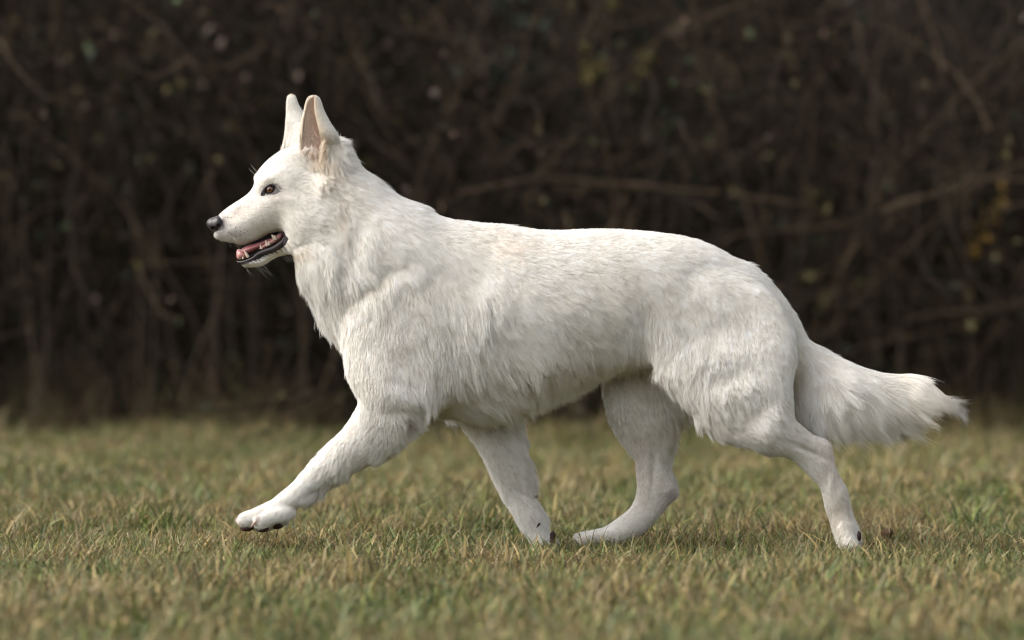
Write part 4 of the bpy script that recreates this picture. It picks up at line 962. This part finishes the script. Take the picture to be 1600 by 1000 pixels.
def tuft_hairs(u0, v0, su, sv, y, d, L, lift, n, colr, seed):
    r = np.random.default_rng(seed)
    U = u0 + r.normal(0, su, n); Vv = v0 + r.normal(0, sv, n)
    p = np.stack([PW(a, b_, y) for a, b_ in zip(U, Vv)]); p[:, 1] += r.normal(0, .002, n)
    G2_ = np.zeros((n, 6)); m = math.hypot(*d); G2_[:, 0] = d[0] / m; G2_[:, 1] = -d[1] / m; G2_[:, 2] = L; G2_[:, 3] = lift * .45; G2_[:, 2] *= r.uniform(.6, 1.2, n); G2_[:, 4] = .15
    Cc, _ = make_hairs(p, np.tile([0, -1., 0], (n, 1)), G2_, seed)
    K = r.integers(0, n, max(4, n // 28)); near_ = np.array([K[np.argmin(((p[K] - q) ** 2).sum(1))] for q in p])
    Cc = Cc + (Cc[near_] - Cc) * (0.6 * sarr[None, :, None] ** 1.2)
    EC.append(Cc); ECol.append(np.clip(np.array(colr) * (1 + r.normal(0, .07, (n, 1))), 0, .96)); ER.append(np.full(n, 0.00022)); EN.append(np.tile([-.2, -.9, .3], (n, 1)))
TAN = (0.93, 0.80, 0.66); CREAM = (0.93, 0.86, 0.76)
W_ = tuple(WHITE)
tuft_hairs(480, 240, 6, 3, -.052, (.2, -1), .013, .15, 260, (0.93, 0.84, 0.76), 21)      # hairs growing up inside the ear
tuft_hairs(492, 246, 5, 3, -.056, (.1, -1), .016, .25, 300, (0.84, 0.70, 0.62), 22)
tuft_hairs(507, 233, 2.5, 8, -.060, (-.25, 1), 0.013, .25, 420, TAN, 23)       # curl at the notch of the ear
tuft_hairs(503, 252, 4, 5, -.060, (.5, 1), 0.017, .3, 420, TAN, 24)
tuft_hairs(520, 236, 6, 7, -.050, (.6, 1), .024, .3, 1500, W_, 25)
tuft_hairs(516, 266, 7, 9, -.062, (.5, 1), .020, .3, 700, (0.93, 0.86, 0.78), 26)
tuft_hairs(478, 247, 9, 5, -.050, (.8, .8), .012, .2, 800, W_, 27)
tuft_hairs(494, 258, 6, 6, -.055, (.7, .9), .014, .2, 500, (0.92, 0.85, 0.77), 28)
# dark whisker spots on the muzzle
ellq = []
for sg in (-1, 1):
    for a, bq in DOTS:
        yv = head_w(a, bq); ellq.append(e3(a, bq, sg * (yv + .0010), .95, .0009, .95))
bmm = bmesh.new()
for q in ellq:
    r_ = bmesh.ops.create_icosphere(bmm, subdivisions=1, radius=1.0)['verts']
    for v_ in r_: v_.co = Vector((q[0] + v_.co.x * q[3], q[1] + v_.co.y * q[4], q[2] + v_.co.z * q[5]))
me = bpy.data.meshes.new('whisker_spots'); bmm.to_mesh(me); bmm.free(); me.materials.append(dark_m)
o = bpy.data.objects.new('whisker_spots', me); COL.objects.link(o); o.parent = dog
# whiskers
wr = np.random.default_rng(15); WC = []
for sg in (-1, 1):
    for a, bq in DOTS + [(398, 416), (404, 415), (410, 412), (384, 416)]:
        yv = head_w(a, bq); p = PW(a, bq, sg * yv)
        L = wr.uniform(.015, .034); d = np.array([0.35 + wr.normal(0, .25), sg * .55, -0.75 + wr.normal(0, .2)]); d /= np.linalg.norm(d)
        c = p[None] + d[None] * L * sarr[:, None]; c[:, 0] += L * .25 * sarr ** 2; WC.append(c)
    for k in range(2):
        p = PW(402 + 3 * k, 276 - 4 * k, sg * .02); d = np.array([-.75, sg * .25, .55 + .12 * k]); L = .022
        c = p[None] + d[None] * L * sarr[:, None]; c[:, 2] += .2 * L * sarr ** 2; WC.append(c)
    for k in range(3):
        p = PW(440 + 5 * k, 396, sg * .02); c = p[None] + np.array([.35, sg * .2, -.8])[None] * .022 * sarr[:, None]; c[:, 0] += .006 * sarr ** 2; WC.append(c)
WC = np.array(WC)

fur_m = bpy.data.materials.new('fur'); fur_m.use_nodes = True; nt = fur_m.node_tree
for q in list(nt.nodes):
    if q.type == 'BSDF_PRINCIPLED': nt.nodes.remove(q)
out = [q for q in nt.nodes if q.type == 'OUTPUT_MATERIAL'][0]
at = nt.nodes.new('ShaderNodeAttribute'); at.attribute_name = 'col'
pb_ = nt.nodes.new('ShaderNodeBsdfPrincipled'); pb_.inputs['Roughness'].default_value = 0.55; pb_.inputs['Specular IOR Level'].default_value = 0.25
tr = nt.nodes.new('ShaderNodeBsdfTranslucent'); mx = nt.nodes.new('ShaderNodeMixShader'); mx.inputs[0].default_value = 0.2
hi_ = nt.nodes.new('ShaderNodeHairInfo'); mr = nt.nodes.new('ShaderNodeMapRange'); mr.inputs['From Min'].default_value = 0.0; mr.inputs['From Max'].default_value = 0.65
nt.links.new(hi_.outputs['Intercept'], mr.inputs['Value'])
uc = nt.nodes.new('ShaderNodeMix'); uc.data_type = 'RGBA'; uc.blend_type = 'MULTIPLY'; uc.inputs[0].default_value = 1.0; uc.inputs[7].default_value = (0.74, 0.68, 0.60, 1)  # cream undercoat tint, darkened to paint shade between the locks into the roots
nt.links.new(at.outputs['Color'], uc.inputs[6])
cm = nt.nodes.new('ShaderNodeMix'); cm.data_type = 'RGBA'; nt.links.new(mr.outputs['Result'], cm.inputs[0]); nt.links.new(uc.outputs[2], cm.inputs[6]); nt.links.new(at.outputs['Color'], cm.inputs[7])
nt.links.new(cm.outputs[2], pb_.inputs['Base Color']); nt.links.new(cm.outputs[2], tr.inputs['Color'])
nt.links.new(pb_.outputs[0], mx.inputs[1]); nt.links.new(tr.outputs[0], mx.inputs[2]); nt.links.new(mx.outputs[0], out.inputs['Surface'])
an_ = nt.nodes.new('ShaderNodeAttribute'); an_.attribute_name = 'sn'
ge = nt.nodes.new('ShaderNodeNewGeometry')
m1 = nt.nodes.new('ShaderNodeVectorMath'); m1.operation = 'SCALE'; m1.inputs['Scale'].default_value = 0.7; nt.links.new(an_.outputs['Vector'], m1.inputs[0])
m2 = nt.nodes.new('ShaderNodeVectorMath'); m2.operation = 'SCALE'; m2.inputs['Scale'].default_value = 0.45; nt.links.new(ge.outputs['Normal'], m2.inputs[0])
m3 = nt.nodes.new('ShaderNodeVectorMath'); m3.operation = 'ADD'; nt.links.new(m1.outputs[0], m3.inputs[0]); nt.links.new(m2.outputs[0], m3.inputs[1])
m4 = nt.nodes.new('ShaderNodeVectorMath'); m4.operation = 'NORMALIZE'; nt.links.new(m3.outputs[0], m4.inputs[0])
nt.links.new(m4.outputs[0], pb_.inputs['Normal'])
def hair_obj(name, C, rad, col, parent, sn=None):
    hc = bpy.data.hair_curves.new(name); N, M_, _ = C.shape
    hc.add_curves([M_] * N)
    hc.attributes['position'].data.foreach_set('vector', C.astype(np.float32).ravel())
    ra = hc.attributes.get('radius') or hc.attributes.new('radius', 'FLOAT', 'POINT')
    taper = np.interp(sarr, [0, .5, 1], [1, .85, .12])
    ra.data.foreach_set('value', (rad[:, None] * taper[None]).astype(np.float32).ravel())
    ca_ = hc.attributes.new('col', 'FLOAT_COLOR', 'CURVE'); c4 = np.ones((N, 4), np.float32); c4[:, :3] = col
    ca_.data.foreach_set('color', c4.ravel())
    sn_ = hc.attributes.new('sn', 'FLOAT_VECTOR', 'CURVE')
    sn_.data.foreach_set('vector', (np.zeros((N, 3)) if sn is None else sn).astype(np.float32).ravel())
    hc.materials.append(fur_m)
    o = bpy.data.objects.new(name, hc); COL.objects.link(o); o.parent = parent
    return o
Call = np.concatenate([C_] + EC); Rall = np.concatenate([radv] + ER); Cc_ = np.concatenate([col] + ECol)
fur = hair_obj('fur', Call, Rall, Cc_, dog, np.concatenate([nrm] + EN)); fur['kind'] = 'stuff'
wh = hair_obj('whiskers', WC, np.full(len(WC), 0.00013), np.full((len(WC), 3), 0.75), dog)
